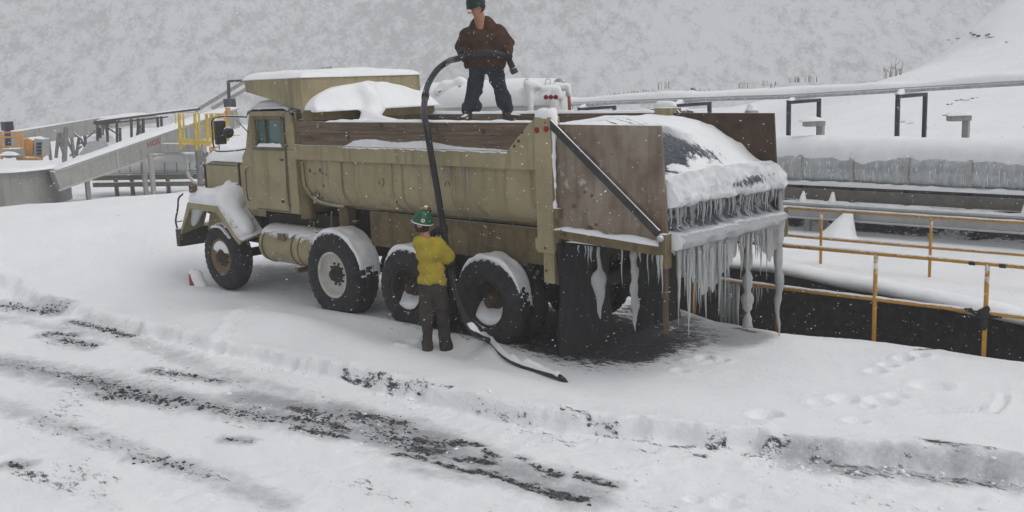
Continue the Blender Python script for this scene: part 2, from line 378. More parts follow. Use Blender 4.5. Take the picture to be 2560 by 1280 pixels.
# strokes of coal grit on the road, and painted shade under the truck's rear: polylines picked on the ground, (points, radius, strength)
def g(*pts): return [tuple(onz(a, b, -.1)[:2]) for a, b in pts]
GRIT_SHADE = [
 (g((-40,900),(220,945),(330,975)), .17, .40), (g((170,935),(330,985),(430,1005)), .10, .50), (g((250,985),(420,1005),(620,1030)), .12, .44),
 (g((560,1030),(700,1050),(860,1040)), .12, .45), (g((730,1020),(790,1032)), .09, .66), (g((720,1045),(860,1065)), .09, .58),
 (g((740,1070),(860,1095)), .07, .64), (g((820,1065),(865,1075)), .08, .66), (g((890,1040),(1010,1060)), .10, .60), (g((940,1075),(1040,1110)), .16, .50),
 (g((900,1060),(1100,1130)), .20, .42), (g((1040,1100),(1130,1115)), .09, .68), (g((1035,1120),(1100,1130)), .09, .66), (g((1140,1105),(1200,1118)), .06, .68),
 (g((1150,1148),(1225,1160)), .07, .70), (g((1210,1133),(1245,1145)), .05, .64), (g((1000,1135),(1060,1145)), .06, .64), (g((1090,1155),(1130,1165)), .05, .6),
 (g((1150,1172),(1235,1185)), .05, .72), (g((1235,1190),(1330,1215)), .055, .76), (g((1320,1215),(1450,1250)), .06, .76),
 (g((1335,1168),(1400,1190)), .05, .66), (g((1445,1195),(1535,1218)), .05, .70), (g((1290,1145),(1310,1150)), .04, .6),
 (g((0,770),(150,785)), .14, .44), (g((180,805),(330,842)), .09, .54), (g((120,835),(185,840)), .12, .50), (g((160,850),(230,865)), .10, .46),
 (g((380,925),(560,955)), .07, .44), (g((560,1100),(620,1105)), .05, .5), (g((340,1140),(470,1170)), .07, .46), (g((20,1160),(60,1165)), .06, .6), (g((50,1175),(180,1228)), .08, .48),
 (g((330,1130),(540,1195)), .12, .36), (g((80,1050),(330,1120)), .15, .35),
 (g((860,952),(990,988)), .035, .62), (g((1000,990),(1130,1012)), .03, .56), (g((1180,1035),(1340,1072)), .03, .40), (g((1400,1068),(1700,1124)), .04, .44),
 (g((1680,1118),(1810,1123)), .04, .56), (g((1870,1140),(1960,1145)), .06, .50), (g((2030,1160),(2200,1176)), .035, .56), (g((2100,1180),(2260,1172)), .05, .44),
 (g((2120,1185),(2210,1192)), .10, .52), (g((2270,1190),(2400,1207)), .09, .52), (g((2330,1160),(2400,1170)), .08, .66), (g((2440,1170),(2470,1175)), .06, .66), (g((2400,1203),(2600,1228)), .07, .50),
 (g((1300,1075),(1420,1110)), .10, .36), (g((1600,1130),(1640,1135)), .05, .52), (g((1740,1140),(1760,1145)), .05, .56),
 ([(1.2,-.8),(-1.2,-.9)], .6, .95), ([(.6,-1.6),(-1.3,-1.6)], .6, .95), (g((1360,895),(1500,905),(1590,912)), .28, .9), (g((1420,860),(1620,890)), .36, .95), (g((1480,820),(1620,850)), .40, .9), (g((1560,905),(1620,905)), .14, .95), (g((1650,860),(1690,870)), .09, .8),  # first two strokes: deep shade under the truck's rear painted onto the snow
 (g((1460,900),(1560,912)), .12, .95), (g((1840,852),(1890,862)), .05, .85), (g((1600,800),(1700,830)), .3, .72),
 (g((2290,910),(2380,890)), .035, .72)]
SLUSH = [(g((-60,900),(250,960),(520,1010),(900,1080),(1200,1150),(1450,1240)), .42, .55), (g((-40,1000),(200,1080),(500,1180),(700,1260)), .30, .42),
 (g((-30,790),(330,850),(600,950),(900,1040)), .35, .40), (g((600,990),(900,1040),(1100,1100)), .35, .6), (g((1000,1170),(1200,1200)), .25, .4),
 (g((640,690),(780,720),(900,760)), .5, .55), (g((1690,800),(1790,845),(1850,868)), .42, 1.15), (g((1660,850),(1760,880)), .12, .7), (g((1640,900),(1700,920)), .2, .4),
 (g((2000,1160),(2300,1190),(2600,1215)), .3, .5), (g((1690,890),(1780,905)), .12, .35)]
def stroke(X, Y, P, r):
    d = np.full(X.shape, 1e9)
    for (ax, ay), (bx, by) in zip(P[:-1], P[1:]):
        dx, dy = bx-ax, by-ay; L = dx*dx+dy*dy+1e-9
        t = np.clip(((X-ax)*dx+(Y-ay)*dy)/L, 0, 1)
        d = np.minimum(d, np.hypot(X-ax-t*dx, Y-ay-t*dy))
    return np.exp(-(d/r)**2)
def terrain(X, Y, masks=False):
    X = np.asarray(X, float); Y = np.asarray(Y, float)
    d = .682*(X-CP[0])-.7116*(Y-CP[1]); s = -.726*(X-CP[0])-.6868*(Y-CP[1])
    fade = np.exp(-(np.hypot(X, Y)/26)**4)
    ln = edge(LEDGE, X)-.26+.10*fbm(X*1.3, X*0+3, 3, 5)+.05*fbm(X*6, Y*1, 2, 8)
    strength = .135+.02*sst(-X, -3.2, 0.5)
    q = Y-ln                              # <0 beyond the ledge
    ww = .05+.12*sst(X, 3, 7)
    up = 1-sst(q, -ww*.3, ww)
    z = -.10+.12*up*1.0+(strength-.12)*up*np.exp(-(np.minimum(q, 0)/.9)**2)
    # crumbling lip with rolls and clods
    lump = fbm(X*7, Y*7, 3, 21)
    z = z+fade*.05*np.exp(-((q-.02)/.10)**2)*(lump+.1)+fade*.03*np.exp(-((q-.3)/.22)**2)*np.abs(lump)
    z = z+fade*.035*np.exp(-((q+.1)/.12)**2)
    # soft drifts on the bench
    bench = up*sst(Y, -3.0, -1.6)
    z = z+fade*bench*(.05*fbm(X*.55+2, Y*.9, 3, 2)+.012*fbm(X*3, Y*3, 3, 4))
    z = z+bench*(.24*np.exp(-(((X-2.9)/1.6)**2+((Y-.95-.08*(X-2.9))/.45)**2)) + .10*np.exp(-(((X-.7)/1.1)**2+((Y-1.15)/.4)**2)) + .11*np.exp(-(((X-1.6)/2.2)**2+((Y-.12)/.30)**2)) + .10*np.exp(-(((X+1.5)/1.2)**2+((Y-1.0)/.4)**2)))
    z = z+.07*np.exp(-(((X-6.2)/.9)**2+((Y-.25)/.35)**2))
    # the road: shallow ruts
    road = sst(q, .1, .5)
    Yr = Y+.13*X
    z = z+fade*road*(.030*fbm(X*.9, Yr*5, 4, 31)+.016*fbm(X*7, Yr*9, 4, 33)+.022*np.maximum(fbm(X*4, Yr*6, 3, 35)-.25, 0))
    z = z+fade*.016*np.exp(-((q-.45)/.4)**2)*fbm(X*6, Y*8, 4, 36)
    nse = 0
    # trench with an upright dark far side
    ne = edge(NEAR, X)+.06*fbm(X*1.4, X*0, 3, 12); le = edge(LIP, X)+.10*fbm(X*1.1, X*0+7, 3, 13)
    tr = sst(ne-Y, 0, .16)*(1-sst(le-Y, -.06, .05))
    tr = tr*sst(X, -30, -14)*(1-sst(X, 9, 13))
    z = z+.05*np.exp(-((Y-ne-.35)/.3)**2)*fade-1.7*tr
    z = z+.05*sst(le-Y, .0, .4)*(1-sst(le-Y, .6, 1.6))*fade
    # step under the covered conveyor and the slope behind it
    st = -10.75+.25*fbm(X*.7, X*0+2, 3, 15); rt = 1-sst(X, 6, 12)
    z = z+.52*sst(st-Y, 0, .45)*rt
    z = z+.40*sst(-Y, 12.2, 13.2)*rt
    slope = sst(-Y, 15, 31)*(1-sst(X-.25*(-Y-15), 11, 19))
    z = z+1.75*slope+.25*slope*fbm(X*.12, Y*.12, 3, 40)
    z = z+4.2*np.exp(-(np.maximum(np.hypot((X+1.5)/1.05, (Y+42))-2.2, 0)/7.2)**1.6)*1.0
    z = z+1.6*np.exp(-(np.hypot((X-5.3), (Y+37.5))/2.6)**2)
    # long bank on the left that hides the feet of the plant
    bank = sst(d, 15, 21.5)*(1-sst(d, 22.4, 26.5))*(1-sst(s, -7.0, -5.2))
    z = z+(1.0+.04*(s+7)+.05*fbm(s*.4, d*.4, 3, 41))*bank
    far = 1-fade
    z = z+far*(1-slope)*.25*fbm(X*.05, Y*.05, 3, 44)
    # footprints and hose furrow
    for (px, py, r_, dp) in FOOT: 
        gx, gy = px, py; z = z-dp*np.exp(-(((X-gx)**2+(Y-gy)**2)/(r_*r_))**2)+dp*.35*np.exp(-((np.hypot(X-gx, Y-gy)-r_*1.5)/(r_*.4))**2)
    if not masks: return z
    Yr_ = Y+.13*X; dirt = np.zeros_like(X); slush = np.zeros_like(X)
    for P, r, a in GRIT_SHADE: dirt = np.maximum(dirt, (a+.02)*stroke(X, Y, P, r*1.5))
    for P, r, a in GRIT_SHADE[:32]: slush = np.maximum(slush, .50*stroke(X, Y, P, r*2.6+.05))
    for P, r, a in SLUSH: slush = np.maximum(slush, a*stroke(X, Y, P, r))
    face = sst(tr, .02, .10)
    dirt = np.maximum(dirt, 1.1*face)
    dirt = np.maximum(dirt, .95*sst(st-Y, -.1, .08)*(1-sst(st-Y, .42, .6))*rt*(1-.3*sst(-X, 1, 6)))  # dark gravel on the step, shade under the conveyor painted in with it
    dirt = np.maximum(dirt, .40*road*sst(fbm(X*.9, Yr_*2.2, 3, 61), -.1, .7)*fade)
    z = z-.05*np.clip(dirt-.55, 0, 1)*road
    z = z-.10*np.clip(dirt-.6, 0, 1)*(1-road)*(1-face)*(Y > -3.4)
    return z, dirt, slush
FOOT = []
def fp(px, py, r, dp): 
    p = onz(px, py, .03); FOOT.append((p[0], p[1], r, dp))
for i in range(9):
    t_ = i/8; fp(540+t_*90, 860-t_*90, .10, .05)
for px, py, r, dp in [(1018,868,.10,.07),(1000,880,.07,.04),(1730,900,.09,.05),(1765,895,.09,.06),(1800,900,.08,.05),(1700,925,.08,.05),(1760,890,.06,.05),(2170,1020,.05,.05),(2110,1000,.12,.03),
                      (2200,1005,.13,.03),(2330,965,.16,.04),(2050,1010,.10,.02),(2140,1060,.09,.04),(2240,990,.1,.03),(1910,1045,.12,.05),(1940,1050,.06,.05),(2275,1110,.05,.05),(2320,1115,.05,.05),
                      (2190,930,.09,.05),(2220,915,.08,.06),(2260,900,.08,.06),(2300,895,.08,.05),(1815,1225,.09,.04),(1830,1200,.07,.03),(1730,1215,.06,.03),(130,1045,.08,-.04)]: fp(px, py, r, dp)
for i in range(26):
    t_ = i/25; fp(2280+300*(t_**.8)*.68+0, 1033-0*t_, .045, .022)
for i in range(12):
    t_ = i/11; fp(2484+25*math.sin(t_*2), 1036-50*t_, .05, .03)
X, Y = np.meshgrid(GX, GY, indexing='ij')
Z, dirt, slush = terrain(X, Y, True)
nx, ny = X.shape
me = bpy.data.meshes.new('ground')
co = np.stack([X, Y, Z], -1).reshape(-1, 3)
ii = np.arange(nx*ny).reshape(nx, ny)
q = np.stack([ii[:-1, :-1], ii[1:, :-1], ii[1:, 1:], ii[:-1, 1:]], -1).reshape(-1, 4)
me.vertices.add(len(co)); me.vertices.foreach_set('co', co.ravel())
me.loops.add(q.size); me.loops.foreach_set('vertex_index', q.ravel().astype(np.int32))
me.polygons.add(len(q)); me.polygons.foreach_set('loop_start', np.arange(0, q.size, 4, dtype=np.int32)); me.polygons.foreach_set('loop_total', np.full(len(q), 4, np.int32))
me.polygons.foreach_set('use_smooth', np.ones(len(q), bool)); me.update(); me.validate()
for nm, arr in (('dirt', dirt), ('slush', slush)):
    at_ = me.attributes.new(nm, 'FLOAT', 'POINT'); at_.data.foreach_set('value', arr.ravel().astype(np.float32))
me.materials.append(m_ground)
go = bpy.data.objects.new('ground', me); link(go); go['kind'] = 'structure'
def gz(x, y):
    i = int(np.clip(np.searchsorted(GX, x)-1, 0, len(GX)-2)); j = int(np.clip(np.searchsorted(GY, y)-1, 0, len(GY)-2))
    u = (x-GX[i])/(GX[i+1]-GX[i]); v_ = (y-GY[j])/(GY[j+1]-GY[j])
    return float((Z[i, j]*(1-u)+Z[i+1, j]*u)*(1-v_)+(Z[i, j+1]*(1-u)+Z[i+1, j+1]*u)*v_)

# loose snow clods along the broken ledge and dark grit on the road
def clods(name, mat, pts_, label):
    t_ = (1+5**.5)/2; iv = np.array([(-1,t_,0),(1,t_,0),(-1,-t_,0),(1,-t_,0),(0,-1,t_),(0,1,t_),(0,-1,-t_),(0,1,-t_),(t_,0,-1),(t_,0,1),(-t_,0,-1),(-t_,0,1)])/1.9
    jf = [(0,11,5),(0,5,1),(0,1,7),(0,7,10),(0,10,11),(1,5,9),(5,11,4),(11,10,2),(10,7,6),(7,1,8),(3,9,4),(3,4,2),(3,2,6),(3,6,8),(3,8,9),(4,9,5),(2,4,11),(6,2,10),(8,6,7),(9,8,1)]
    V = []; F = []
    for k, (x, y, r) in enumerate(pts_):
        v = iv*r*(1+rng.uniform(-.35, .35, (12, 1)))*np.array([rng.uniform(.8, 1.5), rng.uniform(.8, 1.4), rng.uniform(.5, .9)])+[x, y, gz(x, y)+r*.05]
        V.append(v); F += [tuple(i+12*k for i in f) for f in jf]
    m = MB(); m.add(np.vstack(V), F, mat is m_snow); m.build(name, mat, kind='stuff', fix=False, label=label)
cl = []
for i in range(1500):
    x = rng.uniform(-7.2, 6.5); q_ = rng.normal(.10, .16) if i % 3 else rng.uniform(.1, 1.4); y = float(edge(LEDGE, x))-.26+q_
    if float(noise2(np.array([x*2.2]), np.array([y*2.2]), 91)[0]) < -.05: continue
    cl.append((x, y, float(rng.gamma(2, .004))+.003))
clods('snow_clods', m_snow, cl, 'crumbled clods of snow along the broken snow ledge')
gr_ = []
for P, r, a in GRIT_SHADE[:32]:
    if a < .44: continue
    L0 = sum(math.hypot(b_[0]-a_[0], b_[1]-a_[1]) for a_, b_ in zip(P[:-1], P[1:]))
    for k in range(int(L0*r*900)):
        s_ = rng.integers(0, len(P)-1); u = rng.random(); x = P[s_][0]*(1-u)+P[s_+1][0]*u+rng.normal(0, r*.6); y = P[s_][1]*(1-u)+P[s_+1][1]*u+rng.normal(0, r*.6)
        gr_.append((x, y, float(rng.gamma(2, .0035))+.003))
m_grit = M('coal_grit', (.02,.021,.025), (.06,.062,.068), 20, .6)
clods('coal_grit', m_grit, gr_, 'black grit churned up in the wheel tracks')

# ------------------------------------------------------------------ mountain (terrain far behind)
m_mt, t, b = newmat('mountain_brush_snow_haze')
tc = t.nodes.new('ShaderNodeTexCoord'); v = tc.outputs['Object']
n1 = tnoise(t, v, .03, 3, .5); mq = t.nodes.new('ShaderNodeMapping'); mq.inputs['Scale'].default_value = (1, 1, .5); t.links.new(v, mq.inputs[0]); n2 = tnoise(t, mq.outputs[0], .75, 7, .6); n3 = tnoise(t, mq.outputs[0], 3.0, 4, .7)
sm = math_(t, 'ADD', math_(t, 'MULTIPLY', n1, .55), math_(t, 'ADD', math_(t, 'MULTIPLY', n2, .85), math_(t, 'MULTIPLY', n3, .35)))
col = mix(t, remap(t, sm, .78, .98), (.42, .425, .435), (.60, .61, .63)); t.links.new(col, b.inputs['Base Color']); b.inputs['Roughness'].default_value = 1  # brush and snow tones paled towards each other, distance haze painted into them
b.inputs['Specular IOR Level'].default_value = 0
dd = np.linspace(88, 330, 130); ss = np.linspace(-260, 260, 240)
Dg, Sg = np.meshgrid(dd, ss, indexing='ij')
wx = CP[0]+.6918*Dg-.7265*Sg; wy = CP[1]-.7221*Dg-.6872*Sg
hz = -1+np.maximum(Dg-96-.04*Sg, 0)*.95*(1+.12*fbm(Dg*.01, Sg*.012, 3, 71))+sst(Dg, 96, 130)*(5*fbm(Dg*.03, Sg*.03, 4, 73)+1.2*fbm(Dg*.2, Sg*.2, 3, 75))
m = MB(); m.grid(np.stack([wx, wy, hz], -1)); m.build('mountain', m_mt, kind='structure')
# upright dark face of the trench, just before the ground's own drop, with its snow lip
m_bank = M('dark_earth', (.022,.020,.019), (.055,.047,.042), 9, .95, bump=.9, bscale=14, spots=(.09,.085,.08), sscale=10, sth=.68)
bx = np.linspace(-14, 7, 600); by = edge(LIP, bx)+.10*fbm(bx*1.1, bx*0+7, 3, 13)+.10
G = []
for k, zz in enumerate(np.linspace(-.03, -1.75, 30)):
    G.append(np.stack([bx, by+.03*k/29+.05*fbm(bx*3, bx*0+zz*3, 4, 17), np.full_like(bx, zz)], -1))
G.insert(0, np.stack([bx, by-.25, np.full_like(bx, -.03)], -1))
m = MB(); m.grid(np.array(G)); m.build('trench_bank', m_bank, kind='structure')
m = MB(); ux = np.linspace(-14, 7, 500); uy = edge(LIP, ux)+.10*fbm(ux*1.1, ux*0+7, 3, 13); G = []
for i in range(len(ux)):
    hh = .13+.03*float(fbm(np.array([ux[i]*1.5]), np.array([3.]), 3, 19)); row = []
    for a, b_ in ((-.75, -.3), (-.5, .15), (-.25, .8), (-.05, 1.), (.08, .85), (.16, .5), (.18, .1), (.15, -.25), (.08, -.45)): row.append((ux[i], uy[i]+a, b_*hh+.0))
    G.append(row)
m.grid(G); m.build('snow_edge', m_snow, kind='structure')

# ------------------------------------------------------------------ haze
HZ = newmat('haze_air')[0]; t = HZ.node_tree; t.nodes.remove(t.nodes['Principled BSDF'])
pv = t.nodes.new('ShaderNodeVolumePrincipled'); pv.inputs['Density'].default_value = .003; pv.inputs['Color'].default_value = (.93, .94, .955, 1)
pv.inputs['Anisotropy'].default_value = .0
t.links.new(pv.outputs[0], [n for n in t.nodes if n.type == 'OUTPUT_MATERIAL'][0].inputs['Volume'])
m = MB(); m.box((-480, -560, -4), (560, 480, 175)); hzo = m.build('haze', HZ, kind='stuff')

# ------------------------------------------------------------------ snow pieces
def snow_strip(m, path, wd, ht, n=7, seed=0, up=(0,0,1), taper=True, nz=.25):
    P = np.array(path, float); k = len(P); T = np.gradient(P, axis=0); T /= np.linalg.norm(T, axis=1)[:, None]
    U = np.array(up, float); L = np.r_[0, np.cumsum(np.linalg.norm(np.diff(P, axis=0), axis=1))]
    G = []
    for i in range(k):
        s_ = np.cross(T[i], U); s_ /= np.linalg.norm(s_)
        e = 1 if not taper else min(1, (min(L[i], L[-1]-L[i])/(wd*.6)+.02))**.5
        nn = 1+nz*2*float(fbm(np.array([L[i]*3/max(wd, .08)*.2]), np.array([seed*3.3]), 3, seed))
        row = []
        for j in range(n+1):
            a = math.pi*j/n
            row.append(P[i]+s_*math.cos(a)*wd/2*(.85+.15*nn)+U*(math.sin(a)**.7)*ht*e*max(.25, nn))
        G.append(row)
    m.grid(G)
    # underside
    G = np.array(G); m.add(np.stack([G[:, 0], G[:, -1]], 1).reshape(-1, 3), [(2*i, 2*i+1, 2*i+3, 2*i+2) for i in range(k-1)])
def slab(name, mat, parent, x0, x1, y0, y1, zf, h, seed=0, n=40, over=.02):
    U, V = np.meshgrid(np.linspace(0, 1, n), np.linspace(0, 1, n), indexing='ij'); Xs = x0-over+(x1-x0+2*over)*U; Ys = y0+over-(y0-y1+2*over)*V
    e = (1-np.abs(2*U-1)**10)*(1-np.abs(2*V-1)**10); Zs = zf(Xs, Ys)+h*np.maximum(e, 0)**.5*(1+.35*fbm(Xs*1.6+seed, Ys*1.6, 3, seed))
    m = MB(); G = np.stack([Xs, Ys, Zs], -1); m.grid(G); B = G.copy(); B[..., 2] = zf(Xs, Ys)-.012; 
    m.add(np.vstack([np.stack([G[:, k], B[:, k]], 1).reshape(-1, 3) for k in (0, -1)]+[np.stack([G[k], B[k]], 1).reshape(-1, 3) for k in (0, -1)]), [tuple(j+2*n*q for j in (2*i, 2*i+1, 2*i+3, 2*i+2)) for q in range(4) for i in range(n-1)], True)
    return m.build(name, mat, parent)
def line(a, b, n=20): return [np.array(a)+(np.array(b)-np.array(a))*t for t in np.linspace(0, 1, n)]
def blob(name, L, res, parent, mat=None, k=.12, nz=.03, ns=6, cut=None, pad=.15, **kw):
    A = np.array([c[0] for c in L]+[c[1] for c in L], float); r = max(max(c[2], c[3]) for c in L)
    def fn(p):
        d = union(p, L, k)+nz*noise3(p*ns, 3)+nz*.4*noise3(p*ns*2.7, 5)
        if cut: d = cut(p, d)
        return d
    return sdf_obj(name, fn, A.min(0)-r-pad, A.max(0)+r+pad, res, mat or m_snow, parent, **kw)
# ================================================================== the dump truck
W = 2.39
truck = thing('dump_truck', (1.5, -W/2, 0), 'old tan four-axle dump truck with wooden side boards, parked in deep snow', 'dump truck')
T = truck
# box: side shell with rounded lower edge, front wall, floor
m = MB()
prof = [(-.06, 2.26), (-.06, 1.86), (-.09, 1.74), (-.17, 1.64), (-.30, 1.57), (-.50, 1.53)]
for sgn in (0, 1):
    yy = lambda y: y if not sgn else -W-y
    xs = [3.62, 3.60, 3.56, 2.4, 1.2, 0, -1.05]
    G = [[(min(x, 3.62-.9*max(0, (1.85-z))**1.5*(.9)), yy(y), z) for (y, z) in prof] for x in np.linspace(3.62, -1.05, 24)]
    m.grid(G)
    m.grid([[(x, yy(y-.05), z) for (y, z) in prof] for x in np.linspace(3.5, -1.05, 8)])
m.box((-1.05, -W+.5, 1.50), (3.2, -.5, 1.54)); m.box((3.42, -W+.1, 1.6), (3.48, -.1, 2.75))
m.build('box_shell', m_tan, T)
# vertical swages and lower edge bead of the shell
m = MB()
for x in (2.70, 1.62, 1.42, .42):
    pts = [(x, y+.012 if y > -.2 else y, z-.006*(y < -.2)) for y, z in prof]; m.tube(smooth_path(pts, 20), .006, 6)
pts = [(3.60, -.045, 2.2), (3.59, -.045, 1.9), (3.52, -.055, 1.76), (3.40, -.11, 1.64), (3.22, -.20, 1.58), (3.0, -.3, 1.55)]
m.tube(smooth_path(pts, 30), .022, 8)
m.build('shell_bead', m_tan, T)
# top rail
m = MB(); m.box((-.98, -.07, 2.235), (3.70, .015, 2.445)); m.box((-.98, -W-.015, 2.235), (3.70, -W+.07, 2.445))
m.build('top_rail', m_tan, T, bevel=.008)
# wooden side boards (two planks a side), warped a little
for sgn in (0, 1):
    m = MB()
    for z0, z1 in ((2.452, 2.606), (2.612, 2.768)):
        y0, y1 = (-.055, -.012) if not sgn else (-W+.012, -W+.055)
        G = [[(x, a+.006*math.sin(x*2.1+z0*9), c+(.004*math.sin(x*3.3+z0))) for a, c in ((y1, z0), (y1, z1), (y0, z1), (y0, z0))] for x in np.linspace(3.60, -1.0, 30)]
        m.grid(G, closed=True, smooth=False); m.add(G[0], [(0,1,2,3)]); m.add(G[-1], [(0,1,2,3)])
    m.build('side_board', m_board, T)
m = MB(); snow_strip(m, line((2.95, -.035, 2.765), (-.98, -.035, 2.765), 50), .075, .030, seed=3, nz=.3); snow_strip(m, line((3.6, -W+.035, 2.765), (-1, -W+.035, 2.765), 40), .08, .04, seed=4)
m.build('snow_cap', m_snow, T)
m = MB()   # snow lying on the rail under the boards
P = line((2.55, -.03, 2.442), (-.62, -.03, 2.442), 60); G = []
for i, p in enumerate(P):
    u = i/59; h = .018+.085*(math.exp(-((u-.16)/.14)**2)+.62*math.exp(-((u-.52)/.13)**2)+.25*math.exp(-((u-.34)/.3)**2)+.1*(1-u))+.007*random.random()
    h *= min(1, u*14+.05, (1-u)*12+.05)
    G.append([(p[0], .012, p[2]), (p[0], .006, p[2]+h*.35), (p[0], -.008, p[2]+h*.85), (p[0], -.012-.002, p[2]+h)])
m.grid(G); G2 = [[(r[0][0], .02, r[0][2]-.012-.02*random.random()), r[0]] for r in G]; m.grid(G2)
m.build('snow_cap', m_wetsnow, T)
# small icicles under the rail
m = MB()
for x, l in ((.62,.16),(.55,.22),(.50,.12),(.30,.20),(.24,.28),(.18,.30),(1.55,.06),(1.2,.05)):
    m.tube([(x, -.03, 2.24), (x, -.032, 2.24-l*.6), (x, -.034, 2.24-l)], [.007, .005, .001], 6)
m.build('icicle', m_ice, T)
# rear corner posts with gussets
for sgn in (0, 1):
    m = MB(); y0, y1 = (-.13, .03) if not sgn else (-W-.03, -W+.13)
    m.box((-1.23, y0, 1.30), (-.985, y1, 2.83))
    yb = (.031, .045) if not sgn else (-W-.045, -W-.031)
    m.prism([(-.985, yb[0]-.03, 2.235), (-.46, yb[0]-.03, 2.235), (-.55, yb[0]-.03, 2.448), (-.90, yb[0]-.03, 2.76), (-.985, yb[0]-.03, 2.80)], (0, .022 if not sgn else -.022, 0))
    m.box((-1.0, y0+.03, 1.32), (-.93, y1-.02, 1.46)); m.box((-1.20, y0+.02, .95), (-1.04, y1-.03, 1.30))
    post = m.build('corner_post', m_tan, T, bevel=.008)
    if not sgn:
        m = MB()
        for x, z in ((-1.03, 2.685), (-1.17, 2.70)): m.lathe([(0, .034), (.012, .034), (.02, .026), (.024, .001)], (x, .03, z), seg=16)
        m.build('marker_light', m_red, post)
        m = MB()
        for x, z in ((-.74, 2.56), (-.67, 2.50), (-.80, 2.66), (-1.1, 1.36), (-1.1, 1.10)): m.lathe([(0, .018), (.008, .018), (.01, .001)], (x, .022, z), seg=12)
        m.build('bolt_hole', m_stain, post)
        blob('snow_cap', [((-1.04, -.05, 2.84), (-1.17, -.05, 2.845), .075, .085), ((-1.22, -.04, 2.78), (-1.245, 0.0, 2.4), .045, .022), ((-1.245, 0, 2.4), (-1.25, 0.01, 1.8), .020, .016)], .018, post, nz=.012, ns=14, k=.04)
# end panels, sill beams, braces
for sgn in (0, 1):
    y0, y1 = (-.075, -.045) if not sgn else (-W+.045, -W+.075)
    m = MB(); zt = 2.735 if not sgn else 2.755
    m.prism([(-1.235, y0, 1.60), (-1.235, y0, zt+.01), (-2.64, y0, zt), (-2.715, y0, 1.535)], (0, .03, 0))
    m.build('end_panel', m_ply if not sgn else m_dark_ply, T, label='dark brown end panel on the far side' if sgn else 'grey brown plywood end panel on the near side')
    ye = 0.02 if not sgn else -W-.02
    m = MB(); a, b_ = (-1.16, ye-.005, 2.80), (-2.63, ye-.02, 1.64)
    m.beam(a, b_, .03, .085, up=(0, 0, 1)); m.build('diagonal_brace', m_steel, T, bevel=.006)
    m = MB(); m.beam((-1.24, ye-.06, 1.53), (-2.70, ye-.06, 1.455), .10, .10); m.build('sill_beam', m_tan2, T, bevel=.008)
    m = MB(); m.box((-2.735, ye-.11, 1.28), (-2.655, ye+.012, 1.64)); bk = m.build('corner_bracket', m_tan2, T, bevel=.006)
    m = MB(); m.lathe([(0, .034), (.03, .034), (.045, .022), (.047, .001)], (-2.69, ye+.012, 1.60), seg=14); m.build('bolt', m_galv, bk)
m = MB(); snow_strip(m, line((-1.16, .02, 2.845), (-2.60, 0.005, 1.70), 30), .018, .012, seed=8, up=(.0, 0, 1)); m.build('snow_cap', m_snow, T)
m = MB()
snow_strip(m, line((-1.27, -.035, 1.578), (-2.66, -.035, 1.508), 30), .10, .045, seed=6, nz=.4)
m.build('snow_cap', m_snow, T)
m = MB()   # scars on the near panel
for px, py, r in ((1388,375,5),(1390,470,6),(1462,480,6),(1480,490,7),(1436,515,9),(1475,568,9),(1490,562,6),(1545,578,9),(1530,385,3),(1375,470,3),(1500,640,3)):
    p = ony(px, py, -.043); 
    if p[2] < 1.62 or p[0] > -1.26: continue
    n = 9; V = [(p[0]+r*.0045*math.cos(a*2*math.pi/n)*random.uniform(.6,1.3), -.0435, p[2]+r*.0028*math.sin(a*2*math.pi/n)*random.uniform(.6,1.3)) for a in range(n)]
    m.prism(V, (0, .003, 0))
m.build('scar', m_stain, T)
# hinge knobs at post foot
m = MB(); m.lathe([(-.1, .045), (.03, .045), (.06, .03), (.065, .001)], (-1.30, .03, 1.56), seg=16); m.box((-1.31, -.1, 1.70), (-1.24, .035, 1.82)); m.build('hinge', m_tan2, T, bevel=.005)
# subframe side skirts, cross members, chassis
m = MB()
for y0 in (-.42, -W+.36):
    m.box((-1.05, y0, 1.06), (1.05, y0+.05, 1.50)); m.box((1.06, y0-.02, 1.02), (2.55, y0+.04, 1.50))
m.build('skirt_panel', m_tan2, T, bevel=.006)
m = MB()
for y0 in (-.75, -1.72):
    m.box((-1.3, y0, .86), (7.0, y0+.09, 1.12)); m.box((-1.2, y0+.01, 1.12), (3.6, y0+.08, 1.5))
for x in (-1.2, -.6, .75, 2.2, 3.9, 5.4): m.box((x, -1.72, .9), (x+.12, -.7, 1.06))
m.box((3.3, -1.9, 1.12), (5.3, -.5, 1.36)); m.box((5.6, -1.8, .75), (6.9, -.6, 1.5)); m.tube([(3.8, -1.2, .75), (0, -1.2, .62)], .07, 10)
m.build('chassis', m_under, T, bevel=.01)
m = MB()
for x in (6.1, 3.04, 1.5, 0.): 
    m.tube([(x, -.35, .57), (x, -2.04, .57)], .075, 12); m.lathe([(-.2, .05), (-.15, .17), (0, .21), (.15, .17), (.2, .05)], (x, -1.2, .58), seg=20)
m.build('axle', m_under, T)
m = MB(); m.box((3.02, -.50, 1.12), (3.24, -.36, 1.52)); m.box((2.9, -.45, 1.3), (3.3, -.4, 1.34)); m.tube(smooth_path([(3.5, -.1, 1.32), (3.44, -.06, 1.2), (3.3, -.08, 1.18), (3.12, -.1, 1.2), (3.08, -.12, 1.5)], 20), .013, 6)
m.build('step_bracket', m_tan2, T, bevel=.005)
